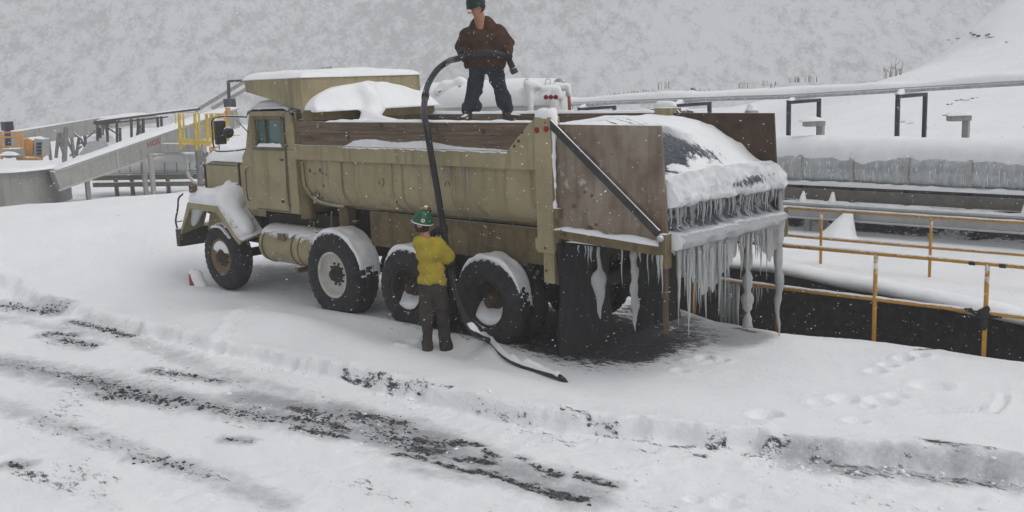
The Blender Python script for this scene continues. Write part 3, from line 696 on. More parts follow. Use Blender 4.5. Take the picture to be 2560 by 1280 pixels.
# rear rubber flaps and the dark cross wall
m = MB(); 
for y0, y1 in ((-.92, 0.), (-W, -1.47)):
    G = [[(-1.26+.02*math.sin(y*9)+.03*math.sin(z*5+y*3), y, z) for z in np.linspace(1.42, .10, 14)] for y in np.linspace(y0, y1, 16)]
    m.grid(G); m.grid([[(p[0]+.02, p[1], p[2]) for p in r] for r in G])
m.build('mudflap', m_flap, T)
m = MB(); m.box((-1.2, -1.56, .75), (-1.12, -.84, 1.45)); m.box((-1.34, -W+.1, 1.36), (-1.20, -.1, 1.50)); m.box((-2.66, -W+.12, 1.36), (-2.54, -.12, 1.47))
m.build('cross_beam', m_under, T, bevel=.01)
m = MB()
m.tube([(-2.66, -.10, 1.40), (-2.64, -.105, .8), (-2.64, -.105, .57)], .03, 8); m.tube([(-2.60, -1.78, 1.42), (-2.60, -1.78, .30)], .04, 8)
m.build('hanging_post', m_brownpost, T)

# cab
m = MB()
CY0, CY1 = -.06, -W+.06
side = [(3.78, 1.42), (5.22, 1.42), (5.22, 2.22), (4.92, 2.88), (3.96, 2.90), (3.84, 2.80)]
# hollow window opening: build the near and far side as strips round it
for y, th in ((CY0, -.05), (CY1, .05)):
    e = (0, th, 0)
    m.prism([(3.78, y, 1.42), (5.22, y, 1.42), (5.22, y, 2.22), (5.10, y, 2.36), (3.78, y, 2.36)], e)
    m.prism([(3.78, y, 2.363), (4.07, y, 2.363), (4.07, y, 2.84), (3.96, y, 2.90), (3.84, y, 2.85), (3.78, y, 2.7)], e)
    m.prism([(4.78, y, 2.363), (5.10, y, 2.363), (4.94, y, 2.88), (4.74, y, 2.84)], e)
    m.prism([(4.07, y, 2.843), (4.74, y, 2.843), (4.94, y, 2.883), (4.90, y, 2.92), (3.98, y, 2.92), (3.96, y, 2.903)], e)
m.box((3.78, CY1+.05, 1.42), (3.83, CY0-.05, 2.2)); m.box((3.78, CY1+.05, 1.42), (5.22, CY0-.05, 1.47))
m.box((3.78, CY1+.05, 2.7), (3.83, CY0-.05, 2.9)); m.box((3.78, -1.4, 2.2), (3.83, -1.0, 2.7))
m.prism([(5.22, CY0-.05, 1.42), (5.22, CY1+.05, 1.42), (5.22, CY1+.05, 2.2), (5.22, CY0-.05, 2.2)], (-.04, 0, 0))
cab = m.build('cab', m_tan, T, bevel=.02)
m = MB(); rp = [(3.84, 2.90), (3.86, 2.97), (3.98, 3.01), (4.8, 3.0), (4.93, 2.97), (4.98, 2.88)]
m.grid([[(x, y, z-(.05 if e else 0)) for x, z in rp] for y, e in ((CY0+.02, 1), (CY0-.03, 0), (CY1+.03, 0), (CY1-.02, 1))])
m.build('roof', m_tan, T)
slab('snow_cap', m_snow, T, 3.86, 4.97, CY0-.03, CY1+.05, lambda x, y: 2.995-.45*np.maximum(np.abs(x-4.4)-.42, 0)-.15*np.maximum(np.abs(y+1.2)-1.0, 0), .10, 3)
# door: raised panel, seams, handles
m = MB(); m.box((4.02, CY0+.001, 1.46), (4.86, CY0+.024, 2.34)); door = m.build('door', m_tan, T, bevel=.014)
m = MB()
m.box((4.0, CY0+.002, 2.352), (4.86, CY0+.03, 2.40)); m.box((4.00, CY0+.002, 2.40), (4.07, CY0+.03, 2.84)); m.box((4.74, CY0+.002, 2.40), (4.80, CY0+.03, 2.84)); m.box((4.0, CY0+.002, 2.80), (4.80, CY0+.03, 2.86))
m.box((4.50, CY0-.02, 2.40), (4.53, CY0+.02, 2.80)); m.build('window_frame', m_tan2, door, bevel=.006)
m = MB(); m.box((4.05, CY0-.035, 2.36), (4.80, CY0-.025, 2.85)); m.box((4.05, CY1+.025, 2.36), (4.9, CY1+.035, 2.85)); m.build('window_pane', m_glass, door)
m = MB(); snow_strip(m, line((4.08, CY0+.012, 2.395), (4.74, CY0+.012, 2.395), 14), .04, .05, seed=2); m.build('snow_cap', m_snow, door)
m = MB(); m.box((4.30, -.5, 2.0), (4.34, -.9, 2.66)); m.tube(smooth_path([(4.85, -.62, 2.45), (4.82, -.4, 2.5), (4.8, -.3, 2.38)], 10), .02, 6); m.build('seat_back', m_under, T)
m = MB()
m.tube(smooth_path([(3.93, CY0+.02, 2.42), (3.93, CY0+.07, 2.36), (3.94, CY0+.07, 1.62), (3.94, CY0+.02, 1.56)], 24), .012, 8)
m.tube(smooth_path([(5.05, CY0+.01, 2.08), (5.05, CY0+.06, 2.02), (5.06, CY0+.06, 1.62), (5.06, CY0+.01, 1.56)], 24), .012, 8)
m.build('grab_handle', m_tan2, T)
m = MB(); m.lathe([(0, .028), (.02, .028), (.026, .02), (.027, .001)], (4.14, CY0+.024, 1.60), seg=16); m.box((4.06, CY0+.024, 2.2), (4.14, CY0+.04, 2.23)); m.build('door_handle', m_steel, door)
m = MB()
for x in (4.0, 4.88): m.box((x-.006, CY0+.0012, 1.44), (x+.006, CY0+.0035, 2.85))
m.box((4.0, CY0+.0012, 1.437), (4.88, CY0+.0035, 1.449)); m.build('door_seal', m_steel, T)
# windscreen
m = MB(); m.prism([(5.20, CY0-.08, 2.24), (5.20, CY1+.08, 2.24), (4.95, CY1+.08, 2.86), (4.95, CY0-.08, 2.86)], (.015, 0, .006)); m.build('windscreen', m_glass, T)
# rear cab pillar tube beside the box
m = MB(); m.lathe([(1.36, .11), (2.2, .11), (2.8, .09)], (3.70, -.16, 0), axis='z', seg=16); m.build('rear_pillar', m_tan2, T)
# hood
m = MB(); HY0, HY1 = -.40, -W+.40
sec = lambda x, k: [(x, HY0, 1.25), (x, HY0, 2.05), (x, HY0-.04, 2.14-k), (x, HY0-.16, 2.20-k), (x, -1.2, 2.23-k), (x, HY1+.16, 2.20-k), (x, HY1+.04, 2.14-k), (x, HY1, 2.05), (x, HY1, 1.25)]
m.grid([sec(5.20, 0), sec(5.6, 0), sec(6.3, .01), sec(6.78, .03), sec(6.90, .07), sec(6.93, .14)], smooth=False); m.add(sec(6.93, .14), [tuple(range(9))])
hood = m.build('hood', m_tan, T, bevel=.015)
m = MB(); m.box((5.86, HY0+.002, 1.35), (5.90, HY0+.02, 2.08)); m.box((5.96, HY0+.002, 2.028), (6.80, HY0+.012, 2.044)); m.box((5.9, HY0+.003, 1.42), (5.93, HY0+.05, 1.75)); m.box((6.93, -2.0, 1.2), (6.97, -.38, 2.05)); m.build('hood_trim', m_steel, hood)
slab('snow_cap', m_snow, hood, 5.24, 6.90, HY0, HY1, lambda x, y: 2.20-.02-.25*np.maximum(x-6.65, 0)-.35*np.maximum(np.abs(y+1.195)-.62, 0), .15, 7, 44)

# angular front wing, near and far
for sgn in (0, 1):
    yo = 0.03 if not sgn else -W-.03; yi = -.42 if not sgn else -W+.42; s_ = -1 if not sgn else 1
    o_ = [(7.26, .80), (6.86, 1.44), (5.92, 1.43), (5.40, .96), (5.28, .92)]
    i_ = [(7.14, .92), (6.80, 1.33), (5.98, 1.32), (5.46, .90), (5.36, .84)]
    m = MB()
    for (a, b_, c, d) in zip(o_[:-1], o_[1:], i_[1:], i_[:-1]): m.prism([(a[0], yo, a[1]), (b_[0], yo, b_[1]), (c[0], yo, c[1]), (d[0], yo, d[1])], (0, s_*.03, 0))
    for a, b_ in zip(o_[:-1], o_[1:]): m.prism([(a[0], yo+s_*.03, a[1]), (b_[0], yo+s_*.03, b_[1]), (b_[0], yi, b_[1]+.10), (a[0], yi, a[1]+.10)], (0, 0, -.03))
    m.prism([(5.90, yi, 1.45), (6.84, yi, 1.45), (7.1, yi, .9), (5.5, yi, .9)], (0, s_*.03, 0))
    wing = m.build('front_wing', m_tan, T, bevel=.006)
    def wcut(p, d, yo=yo, sgn=sgn):
        lim = (p[..., 1]-(.02)) if not sgn else (-W-.02-p[..., 1]); return -smin(-d, -lim, .02)
    L = [((6.82, (yo+yi)/2, 1.50), (5.98, (yo+yi)/2, 1.49), .16, .18), ((6.6, yi, 1.52), (6.0, yi, 1.55), .17, .22), ((5.98, (yo+yi)/2, 1.48), (5.45, (yo+yi)/2, 1.08), .17, .12), ((7.15, (yo+yi)/2, 1.02), (6.86, (yo+yi)/2, 1.46), .06, .14), ((6.25, yi-.05 if not sgn else yi+.05, 1.62), (6.25, yi, 1.72), .16, .07)]
    blob('snow_cap', L, .03, wing, k=.12, nz=.02, ns=6, cut=wcut)
    # wheel well darkness is a real liner
m = MB(); m.box((5.45, -1.9, .85), (7.05, -.46, 1.40)); m.build('engine_bay', m_under, T, bevel=.02)
m = MB(); m.box((7.20, -W-.05, .66), (7.32, .05, .96)); m.box((6.9, -1.9, .7), (7.2, -.5, .92)); bump_ = m.build('bumper', m_steel, T, bevel=.01)
m = MB(); snow_strip(m, line((7.26, .04, .96), (7.26, -2.4, .96), 12), .10, .05, seed=9); m.build('snow_cap', m_snow, bump_)
m = MB(); m.tube(smooth_path([(7.30, 0.02, .95), (7.33, .02, 1.10), (7.22, .02, 1.32), (7.20, .0, 1.48), (7.08, -.02, 1.56)], 24), .016, 8); m.tube([(7.28, .02, 1.08), (7.16, .0, 1.10)], .012, 6); m.build('brush_guard', m_steel, T)
m = MB(); m.box((6.72, -.10, 1.60), (6.80, .02, 1.72)); m.build('turn_signal', m_stain, T, bevel=.01)
# mirror on its bracket
m = MB(); MX = 5.28
m.tube(smooth_path([(4.95, -.04, 2.84), (5.05, .14, 2.86), (5.25, .26, 2.86), (5.42, .28, 2.80), (5.44, .28, 2.62), (5.44, .28, 2.42), (5.36, .28, 2.34), (5.1, .12, 2.34), (5.0, -.02, 2.36)], 60), .013, 7)
m.tube([(5.06, .1, 2.82), (4.96, -.05, 2.60)], .008, 5); m.tube([(5.3, .27, 2.36), (5.32, .27, 2.84)], .009, 5)
mb_ = m.build('mirror_bracket', m_steel, T)
m = MB(); m.box((5.24, .16, 2.44), (5.30, .34, 2.80)); mr = m.build('mirror', m_steel, mb_, bevel=.015)
m = MB(); snow_strip(m, line((5.27, .16, 2.80), (5.27, .34, 2.80), 6), .06, .03, seed=1); m.build('snow_cap', m_snow, mb_)
m = MB(); m.lathe([(-.03, .02), (-.02, .085), (0, .09), (.01, .001)], (5.12, .2, 2.62), axis='x', seg=18); m.build('round_mirror', m_steel, mb_)

# cab shield (canopy over the cab) and headboard
m = MB()
m.prism([(3.46, -.02, 3.40), (4.93, -.02, 3.395), (4.91, -.02, 3.215), (4.4, -.02, 3.12), (3.62, -.02, 2.95), (3.46, -.02, 2.93)], (0, -.04, 0))
m.prism([(3.46, -2.2, 3.40), (4.93, -2.2, 3.395), (4.91, -2.2, 3.215), (4.4, -2.2, 3.12), (3.62, -2.2, 2.95), (3.46, -2.2, 2.93)], (0, -.04, 0))
m.box((3.50, -2.2, 3.30), (4.90, -.06, 3.34)); m.box((3.44, -2.23, 2.9), (3.50, -.0, 3.40))
m.build('cab_shield', m_tan, T, bevel=.01)
m = MB(); m.box((3.28, -W+.02, 2.78), (3.52, -.02, 2.935)); m.box((3.40, -W+.02, 2.60), (3.5, -.02, 2.78)); m.build('front_beam', m_tan2, T, bevel=.012)
slab('snow_cap', m_snow, T, 3.44, 4.94, -.02, -2.22, lambda x, y: 3.395+0*x, .10, 5, 50)
def dfn(p):
    y, z, x = p[..., 1], p[..., 2], p[..., 0]
    arch = 2.90+.40*np.sqrt(np.clip(1-((y+1.17)/1.16)**2, 0, 1))+.02*noise3(p*6, 2)-z
    front = x-(3.42-.03-.30*np.clip((3.32-z)/.45, 0, 1)**1.4-.015*noise3(p*5, 4))
    d = np.maximum(-arch, np.maximum(-front, x-3.46)); d = np.maximum(d, 2.90-z)
    ton = union(p, [((3.34, -1.02, 3.14), (3.16, -1.05, 2.92), .13, .14), ((3.16, -1.05, 2.92), (2.95, -.80, 2.76), .15, .12), ((2.95, -.80, 2.76), (2.45, -.72, 2.70), .11, .09), ((3.2, -.45, 2.70), (1.4, -1.3, 2.62), .09, .10)], .1)+.02*noise3(p*6, 8)
    return smin(d, ton, .08)
sdf_obj('snow_drape', dfn, (1.2, -2.5, 2.55), (3.6, .1, 3.45), .03, m_snow, T)
m = MB(); m.tube([(4.3, -.3, 3.0), (4.3, -.3, 3.16)], .02, 8); m.tube([(4.15, -.35, 3.0), (4.15, -.35, 3.16)], .028, 8); m.lathe([(-.08, .04), (-.05, .075), (.04, .075), (.08, .03)], (4.0, -.45, 3.08), seg=14); m.build('shield_support', m_steel, T)
# fuel tank with straps and snow
m = MB(); TC = (0, -.38, .86)
m.lathe([(3.38, .001), (3.38, .25), (3.42, .285), (5.0, .285), (5.04, .25), (5.04, .001)], (0, -.38, .86), axis='x', seg=40)
tank = m.build('fuel_tank', m_tan, T)
m = MB()
for x in (3.52, 3.95, 4.12, 4.9): m.lathe([(x-.012, .286), (x-.010, .297), (x+.010, .297), (x+.012, .286)], TC, axis='x', seg=40)
m.box((4.28, -.12, .98), (4.44, -.085, 1.09)); m.box((3.98, -.3, .52), (4.06, -.1, .60)); m.build('tank_strap', m_tan2, tank)
def tcut(p, d):
    a = np.hypot(p[..., 1]+.38, p[..., 2]-.86); low = 1.06+.05*noise3(p*np.array([6, 3, 3]), 2)+.03*noise3(p*15, 4)
    return np.maximum(np.maximum(a-.315, .28-a), low-p[..., 2])
V_, F_ = sdf_mesh(lambda p: np.maximum(tcut(p, 0), np.maximum(p[..., 0]-4.98, 3.42-p[..., 0])), (3.35, -.8, .9), (5.05, .05, 1.25), .022)
m = MB(); m.add(V_, F_.tolist(), True); m.build('snow_cap', m_snow, tank, fix=False)
m = MB(); m.tube(smooth_path([(3.36, -.08, .80), (3.34, -.06, 1.0), (3.28, -.1, 1.16)], 12), .012, 6); m.build('fuel_line', m_tan2, T)

# wheels
def wheel(x, z, R, wd, rim, y=-.02, dish=.10, dual=False, lug=.016, snowcap=True, rimR=None, side=1):
    rimR = rimR or R*.52
    def Y(v): return y-v if side > 0 else -W-y+v
    sg = -1 if side > 0 else 1
    pr = [(.05, rimR), (.012, rimR+.02), (0, rimR+.08), (0, R-.14), (.012, R-.06), (.035, R-.025), (.07, R-.003), (wd*.33, R), (wd*.34, R-.015), (wd*.37, R-.015), (wd*.38, R), (wd*.5, R+.002), (wd*.62, R), (wd*.63, R-.015), (wd*.66, R-.015), (wd*.67, R), (wd-.07, R-.003), (wd-.035, R-.025), (wd-.012, R-.06), (wd, R-.14), (wd, rimR+.05), (wd-.03, rimR)]
    seg = 128
    def mod(i, k): return -lug if (5 <= i <= 16 and ((k+i//4*1) % 4) < 1) else (-lug*.8 if i in (4, 5, 16, 17) and (k % 4) < 2 else 0)
    m = MB(); m.lathe([(sg*h, r) for h, r in pr], (x, y if side > 0 else -W-y, z), seg=seg, mod=mod)
    if dual:
        m.lathe([(sg*(h+wd+.06), r) for h, r in pr], (x, y if side > 0 else -W-y, z), seg=seg, mod=mod)
    ty = m.build('tyre', m_rubber, T, fix=True)
    yc = y if side > 0 else -W-y
    m = MB(); hub = .11
    m.lathe([(sg*.05, rimR+.012), (sg*.02, rimR+.008), (sg*.02, rimR-.015), (sg*.05, rimR-.025), (sg*(dish*.6), rimR-.035), (sg*dish, rimR*.82), (sg*(dish+.01), rimR*.6), (sg*(dish), hub)], (x, yc, z), seg=48)
    rm = m.build('rim', rim, ty)
    m = MB(); m.lathe([(sg*(dish+.03), .13), (sg*(dish-.03), .125), (sg*(dish-.05), .08), (sg*(dish-.10 if not dual else dish-.14), .07), (sg*(dish-.12 if not dual else dish-.16), .045), (sg*(dish-.12 if not dual else dish-.16), .001)], (x, yc, z), seg=24)
    for k in range(10):
        a = k*math.pi/5; cx, cz = x+.155*math.cos(a), z+.155*math.sin(a); m.lathe([(sg*(dish+.02), .016), (sg*(dish-.02), .016), (sg*(dish-.022), .001)], (cx, yc, cz), seg=8)
    m.build('hub', m_rusthub if rim is not m_whiterim else m_under, ty)
    if snowcap and side > 0:
        def fn(p):
            r = np.hypot(p[..., 0]-x, p[..., 2]-z); a = np.arctan2(p[..., 0]-x, p[..., 2]-z)
            off = snowcap if isinstance(snowcap, float) else 0.
            t_ = (1-np.clip(np.abs(a+off)/1.12, 0, 1)**3)*(.046+.016*noise3(p*9, 2))-.006
            dy = p[..., 1]; inner = yc-wd+.0
            return np.maximum(np.maximum(r-(R+t_-.004), (R-.03)-r), np.maximum(dy-(yc-.02-.03*np.abs(a)), inner-dy))
        V_, F_ = sdf_mesh(fn, (x-R-.1, yc-wd-.06, z), (x+R+.1, yc+.05, z+R+.12), .018)
        m = MB(); m.add(V_, F_.tolist(), True); m.build('snow_cap', m_snow, ty, fix=False)
    return ty, rm
wheel(6.1, .575, .555, .32, m_rustrim, y=-.04, dish=.07, snowcap=False)
t2, r2 = wheel(3.04, .60, .635, .42, m_whiterim, y=.0, dish=.12, lug=.024, rimR=.325, snowcap=.30)
t3, r3 = wheel(1.5, .56, .565, .27, m_under, y=-.06, dish=.20, dual=True, snowcap=.12)
t4, r4 = wheel(0., .56, .575, .27, m_under, y=-.06, dish=.20, dual=True, snowcap=.15)
for x, R, dl in ((6.1, .555, False), (3.04, .635, False), (1.5, .565, True), (0., .575, True)): wheel(x, .57, R, .30, m_under, y=-.05, dish=.15, dual=dl, side=-1)
# snow caught in the dished rims
for tt, x, z, r in ((t3, 1.5, .56, .285), (t4, 0., .56, .285)):
    def fn(p, x=x, z=z, r=r):
        rr = np.hypot(p[..., 0]-x, p[..., 2]-z); top = z-.17+.05*noise3(p*6, 7)-(p[..., 1]+.12)*.9+.0
        return np.maximum(np.maximum(rr-r, p[..., 2]-top), np.maximum(p[..., 1]+.095, -.26-p[..., 1]))
    V_, F_ = sdf_mesh(fn, (x-.33, -.3, z-.33), (x+.33, -.05, z+.2), .015); m = MB(); m.add(V_, F_.tolist(), True); m.build('snow_in_rim', m_wetsnow, tt, fix=False)
def fn(p):
    rr = np.hypot(p[..., 0]-6.1, p[..., 2]-.575); return np.maximum(np.maximum(rr-.26, .12-rr), np.maximum(.66-p[..., 2]-.04*noise3(p*9, 1), np.maximum(p[..., 1]+.062, -.10-p[..., 1])))
V_, F_ = sdf_mesh(fn, (5.8, -.12, .6), (6.4, -.04, .87), .012); m = MB(); m.add(V_, F_.tolist(), True); m.build('snow_in_rim', m_snow, T, fix=False)
def fn(p):
    rr = np.hypot(p[..., 0]-6.1, p[..., 2]-.575); a = np.arctan2(p[..., 0]-6.1, p[..., 2]-.575)
    return np.maximum(np.maximum(rr-.525, .485-rr), np.maximum(np.abs(a+.25)-.6, np.maximum(p[..., 1]+.005+.02*noise3(p*12, 1), -.06-p[..., 1])))
V_, F_ = sdf_mesh(fn, (5.5, -.12, .6), (6.7, .02, 1.15), .015); m = MB(); m.add(V_, F_.tolist(), True); m.build('snow_cap', m_wetsnow, T, fix=False)
# stencilled marks and rust scars on the shell (faded and unreadable in the photo)
def text(s, name, mat, size, M_, parent=None, ext=.001, **kw):
    cu = bpy.data.curves.new(name, 'FONT'); cu.body = s; cu.size = size; cu.extrude = ext; cu.resolution_u = 3
    o = bpy.data.objects.new('tmp', cu); link(o); dg = bpy.context.evaluated_depsgraph_get()
    me = bpy.data.meshes.new_from_object(o.evaluated_get(dg)); bpy.data.objects.remove(o); me.name = name
    me.materials.clear(); me.materials.append(mat); me.transform(M_)
    o = bpy.data.objects.new(name, me); link(o)
    if parent is not None: o.parent = parent; me.transform(Matrix.Translation(-Vector(ORG[parent.name])))
    return tag(o, **kw) if kw else o
m = MB()
def splat(px, py, rx, rz, n=8, y=-.058):
    p = ony(px, py, y); m.prism([(p[0]+rx*math.cos(a*2*math.pi/n)*random.uniform(.6, 1.2), y, p[2]+rz*math.sin(a*2*math.pi/n)*random.uniform(.5, 1.2)) for a in range(n)], (0, .002, 0))
for px, py, a, b_ in ((758,432,.05,.012),(775,427,.035,.03),(787,434,.05,.010),(800,426,.03,.035),(806,434,.04,.012),(816,438,.02,.02),(764,462,.012,.03),(772,480,.03,.02),(780,486,.035,.03),(789,481,.02,.03),(799,488,.02,.05),(806,494,.035,.03),(795,497,.05,.01)): splat(px, py, a, b_)
m.build('stencil_mark', m_stencil, T)
m = MB()
for px, py, a, b_ in ((809,464,.022,.026),(850,460,.008,.01),(870,474,.009,.01),(865,457,.006,.006),(955,470,.012,.012),(990,452,.01,.012),(950,460,.008,.008),(992,505,.02,.025),(1035,471,.012,.008),(936,515,.02,.008),(1200,483,.01,.01)): splat(px, py, a, b_)
m.build('rust_spot', m_stain, T)
m = MB()
def arcm(px, py, r, a0, a1):
    p = ony(px, py, -.055); m.tube([(p[0]+r*.8*math.cos(a), -.055, p[2]+r*math.sin(a)) for a in np.linspace(a0, a1, 10)], .004, 5)
arcm(1118, 465, .055, .1, 3.2); arcm(955, 455, .05, 1.2, 5.2); arcm(950, 455, .03, -1.5, 1.4)
m.build('scrape_mark', m_stain, T)

# wheel chock in front of the front wheel
m = MB(); c = onz(486, 712, .04); z0 = c[2]
m.prism([(c[0]-.02, c[1]+.1, z0-.08), (c[0]-.17, c[1]+.1, z0-.08), (c[0]-.02, c[1]+.1, z0+.20)], (0, -.22, 0))
ck = m.build('wheel_chock', m_redpaint, label='small red wheel chock, snow on its top, before the front wheel', cat='wheel chock')
P_ = [(c[0]+.0, c[1]-.0, z0+.22), (c[0]-.12, c[1]-.0, z0+.16), (c[0]-.25, c[1]-.0, z0-.02)]
blob('snow_cap', [(P_[0], P_[1], .07, .09), (P_[1], P_[2], .09, .10)], .02, ck, k=.05, nz=.01)

# ================================================================== frozen load in the box
PR = [(3.40, 2.66), (2.2, 2.62), (1.0, 2.62), (0, 2.66), (-.9, 2.74), (-1.4, 2.68), (-1.8, 2.55), (-2.15, 2.37), (-2.40, 2.22), (-2.52, 2.17), (-2.64, 2.21), (-2.73, 2.16), (-2.79, 2.06), (-2.82, 1.95), (-2.80, 1.90), (-2.70, 1.87), (-2.66, 1.80), (-2.66, 1.70), (-2.70, 1.64), (-2.80, 1.61), (-2.86, 1.55), (-2.84, 1.48), (-2.72, 1.44), (-2.4, 1.43), (-1.3, 1.43)]
PR = np.array(PR); L_ = np.r_[0, np.cumsum(np.linalg.norm(np.diff(PR, axis=0), axis=1))]
tt_ = np.concatenate([np.linspace(0, L_[4], 60, endpoint=False), np.linspace(L_[4], L_[-2], 190, endpoint=False), np.linspace(L_[-2], L_[-1], 10)])
px_ = np.interp(tt_, L_, PR[:, 0]); pz_ = np.interp(tt_, L_, PR[:, 1])
yv = np.linspace(-.085, -W+.085, 150)
Xg = np.repeat(px_[:, None], len(yv), 1); Zg = np.repeat(pz_[:, None], len(yv), 1); Yg = np.repeat(yv[None], len(tt_), 0)
yc_ = (Yg+W/2)/(W/2)
crown = (1-yc_**2)
top = sst(Zg, 2.05, 2.35)
rear_m = sst(-Xg, .4, 1.6)
Zn = Zg+top*(.07*crown*rear_m-.05*sst(-yc_,-.2,1)*sst(-Xg,2.2,2.6)+.05*fbm(Xg*1.2, Yg*1.5, 4, 51)+.05*sst(-yc_, .2, 1)*rear_m)
Zn = Zn+top*(-.05)*np.exp(-((Xg+2.25)/.25)**2)*np.exp(-((Yg+.45)/.45)**2)-top*.07*np.exp(-(((Xg+2.25)/.22)**2+((Yg+.6)/.6)**2))+.05*np.exp(-(((Xg+2.38)/.10)**2+((Yg+.72)/.13)**2))
ri = (Zg < 2.32)*(Xg < -2.5)*sst(2.32-Zg, 0, .1)
low = (Zg < 2.0)*(Xg < -2.3)
Xn = Xg+ri*(-.05*fbm(Yg*2, Zg*4, 3, 52)-.05*fbm(Yg*8, Zg*8, 4, 53)); Zn = Zn+top*sst(-Xg, 1.0, 2.2)*.035*fbm(Xg*5, Yg*5, 4, 62)
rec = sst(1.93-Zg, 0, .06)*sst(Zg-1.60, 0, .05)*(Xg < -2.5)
Xn = Xn-rec*(.05*np.maximum(0, fbm(Yg*13, Zg*1.5, 2, 54)))+rec*.03
lob = (Xg < -2.5)*np.exp(-((Zg-1.92)/.07)**2)+(Xg < -2.5)*np.exp(-((Zg-1.58)/.10)**2)
Xn = Xn-lob*.05*fbm(Yg*12, Zg*12, 3, 55); Zn = Zn+lob*(.03*fbm(Yg*8, Zg*3, 3, 56)+.012*yc_)
flat_ = Yg < -1.9
Xn = Xn-.05*sst(-Yg, 1.95, 2.25)*np.exp(-((Zg-2.02)/.14)**2)
load = MB(); PG = np.stack([Xn, Yg, Zn], -1); load.grid(PG)
for j_ in (0, -1):
    pl_ = PG[60:, j_]; inn = np.stack([np.maximum(pl_[:, 0], -1.5)*.0-1.6, pl_[:, 1], np.clip(pl_[:, 2], 1.5, 2.5)], -1)
    sd2 = MB(); load.grid(np.stack([pl_, pl_*.5+inn*.5, inn], 1))
lo = load.build('frozen_load', m_load, label='heaped frozen snow filling the truck box and bulging past its open rear end', cat='snow load')
me = lo.data; me.update()
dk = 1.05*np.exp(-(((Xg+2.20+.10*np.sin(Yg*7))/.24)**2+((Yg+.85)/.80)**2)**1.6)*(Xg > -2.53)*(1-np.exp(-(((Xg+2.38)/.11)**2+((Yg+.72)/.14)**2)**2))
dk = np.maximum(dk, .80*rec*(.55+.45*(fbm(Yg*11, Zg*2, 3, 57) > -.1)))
for c0, w_, a0, a1 in ((.95, .018, -2.5, -1.2), (1.08, .012, -2.3, -.9), (.70, .03, -1.7, -1.0), (1.22, .010, -2.5, -1.4)):
    dk = np.maximum(dk, .78*np.exp(-((Yg+c0+.16*(Xg+1.6))/w_)**2)*sst(Xg, a0, a0+.2)*(1-sst(Xg, a1-.2, a1))*(Xg > -2.5))
dk = np.maximum(dk, .74*np.exp(-(((Yg+1.55)/.55)**2+((Zg-2.04+.04*(Yg+1.5))/.07)**2))*(Xg < -2.6))
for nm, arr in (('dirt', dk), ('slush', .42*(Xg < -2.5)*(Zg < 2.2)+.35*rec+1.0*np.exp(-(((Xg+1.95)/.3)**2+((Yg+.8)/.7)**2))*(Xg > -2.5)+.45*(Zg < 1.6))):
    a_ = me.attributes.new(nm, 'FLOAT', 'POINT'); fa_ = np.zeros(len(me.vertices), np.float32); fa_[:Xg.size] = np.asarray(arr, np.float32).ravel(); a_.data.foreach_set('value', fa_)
LO = lo
# ragged ice curtain below the lip, then separate icicles
m = MB(); ys = np.linspace(-.12, -W+.05, 260); bot = 1.44-(.10+.16*np.abs(fbm(ys*7, ys*0, 3, 58))+.34*np.exp(-((ys+.75)/.40)**2)+.20*np.exp(-((ys+2.0)/.16)**2)+.10*np.abs(noise2(ys*30, ys*0, 59)))
bot = np.where((ys < -1.3) & (ys > -1.75), 1.40-.06*np.abs(noise2(ys*20, ys*0, 4)), bot)
G = []
for i, y_ in enumerate(ys):
    rib = .022*float(fbm(np.array([y_*16]), np.array([0.]), 2, 60)); col_ = []
    for k in np.linspace(0, 1, 9): z = 1.50+(bot[i]-1.50)*k; col_.append((-2.80+rib+.03*k, y_, z))
    G.append(col_)
m.grid(G); G2 = [[(p[0]+.05*(1-j/8)+.006, p[1], p[2]) for j, p in enumerate(r)] for r in G]; m.grid(G2)
m.build('ice_curtain', m_icem, LO)
def icicle(top_, length, r, parent, mat=None, name='icicle', wob=.2):
    m = MB(); n = 12; pts = []; rr = []
    ph = random.uniform(0, 6)
    for i in range(n+1):
        t_ = i/n; pts.append((top_[0]+.004*math.sin(t_*7+ph), top_[1]+.004*math.cos(t_*6+ph), top_[2]-length*t_))
        rr.append(max(.0012, r*((1-t_)**.8)*(1+wob*math.sin(t_*20+ph)*.5+random.uniform(-.1, .1))))
    m.tube(pts, rr, 8, cap=False); return m.build(name, mat or m_ice, parent, fix=False)
def ytail(px): return onx(px, 560, -2.80)[1]
main = [(1722,845,16,560),(1755,720,9,560),(1770,805,17,560),(1790,700,10,560),(1795,790,14,560),(1710,740,10,600),(1735,690,12,600),(1745,760,12,600),(1650,710,8,600),(1655,745,8,610),(1690,640,10,600),(1700,820,13,600),(1815,700,12,560),
        (1850,700,10,560),(1862,660,8,560),(1868,640,8,560),(1880,670,10,560),(1892,650,9,560),(1905,690,10,560),(1916,700,8,560),(1868,800,12,560)]
for px, py, wpx, ps in main:
    y_ = max(-W+.08, onx(px, py, -2.80)[1]); z_ = onx(px, py, -2.80)[2]; icicle((-2.80+random.uniform(-.02, .03), y_, 1.46), 1.46-max(.02, z_), wpx*.0019, LO, m_icem)
for k in range(46):
    y_ = random.uniform(-.15, -W+.1) if k%3 else random.uniform(-.2, -1.25); L0 = random.uniform(.12, .50)*(1.5 if y_ > -1.2 else .9); icicle((-2.80+random.uniform(-.04, .06), y_, 1.42), L0, random.uniform(.008, .018), LO)
m = MB(); n = 26    # thick ice column at the far corner reaching the ground
pts = [(-2.70+.012*math.sin(i*.7), -2.36+.01*math.cos(i*.9), 1.92-(1.90)*i/n) for i in range(n+1)]
m.tube(pts, [.050*(1+.16*math.sin(i*1.7)+.1*math.sin(i*3.1))*(1 if i < 17 else (1-(i-17)/9.6)) for i in range(n+1)], 10); m.build('ice_column', m_icem, LO)
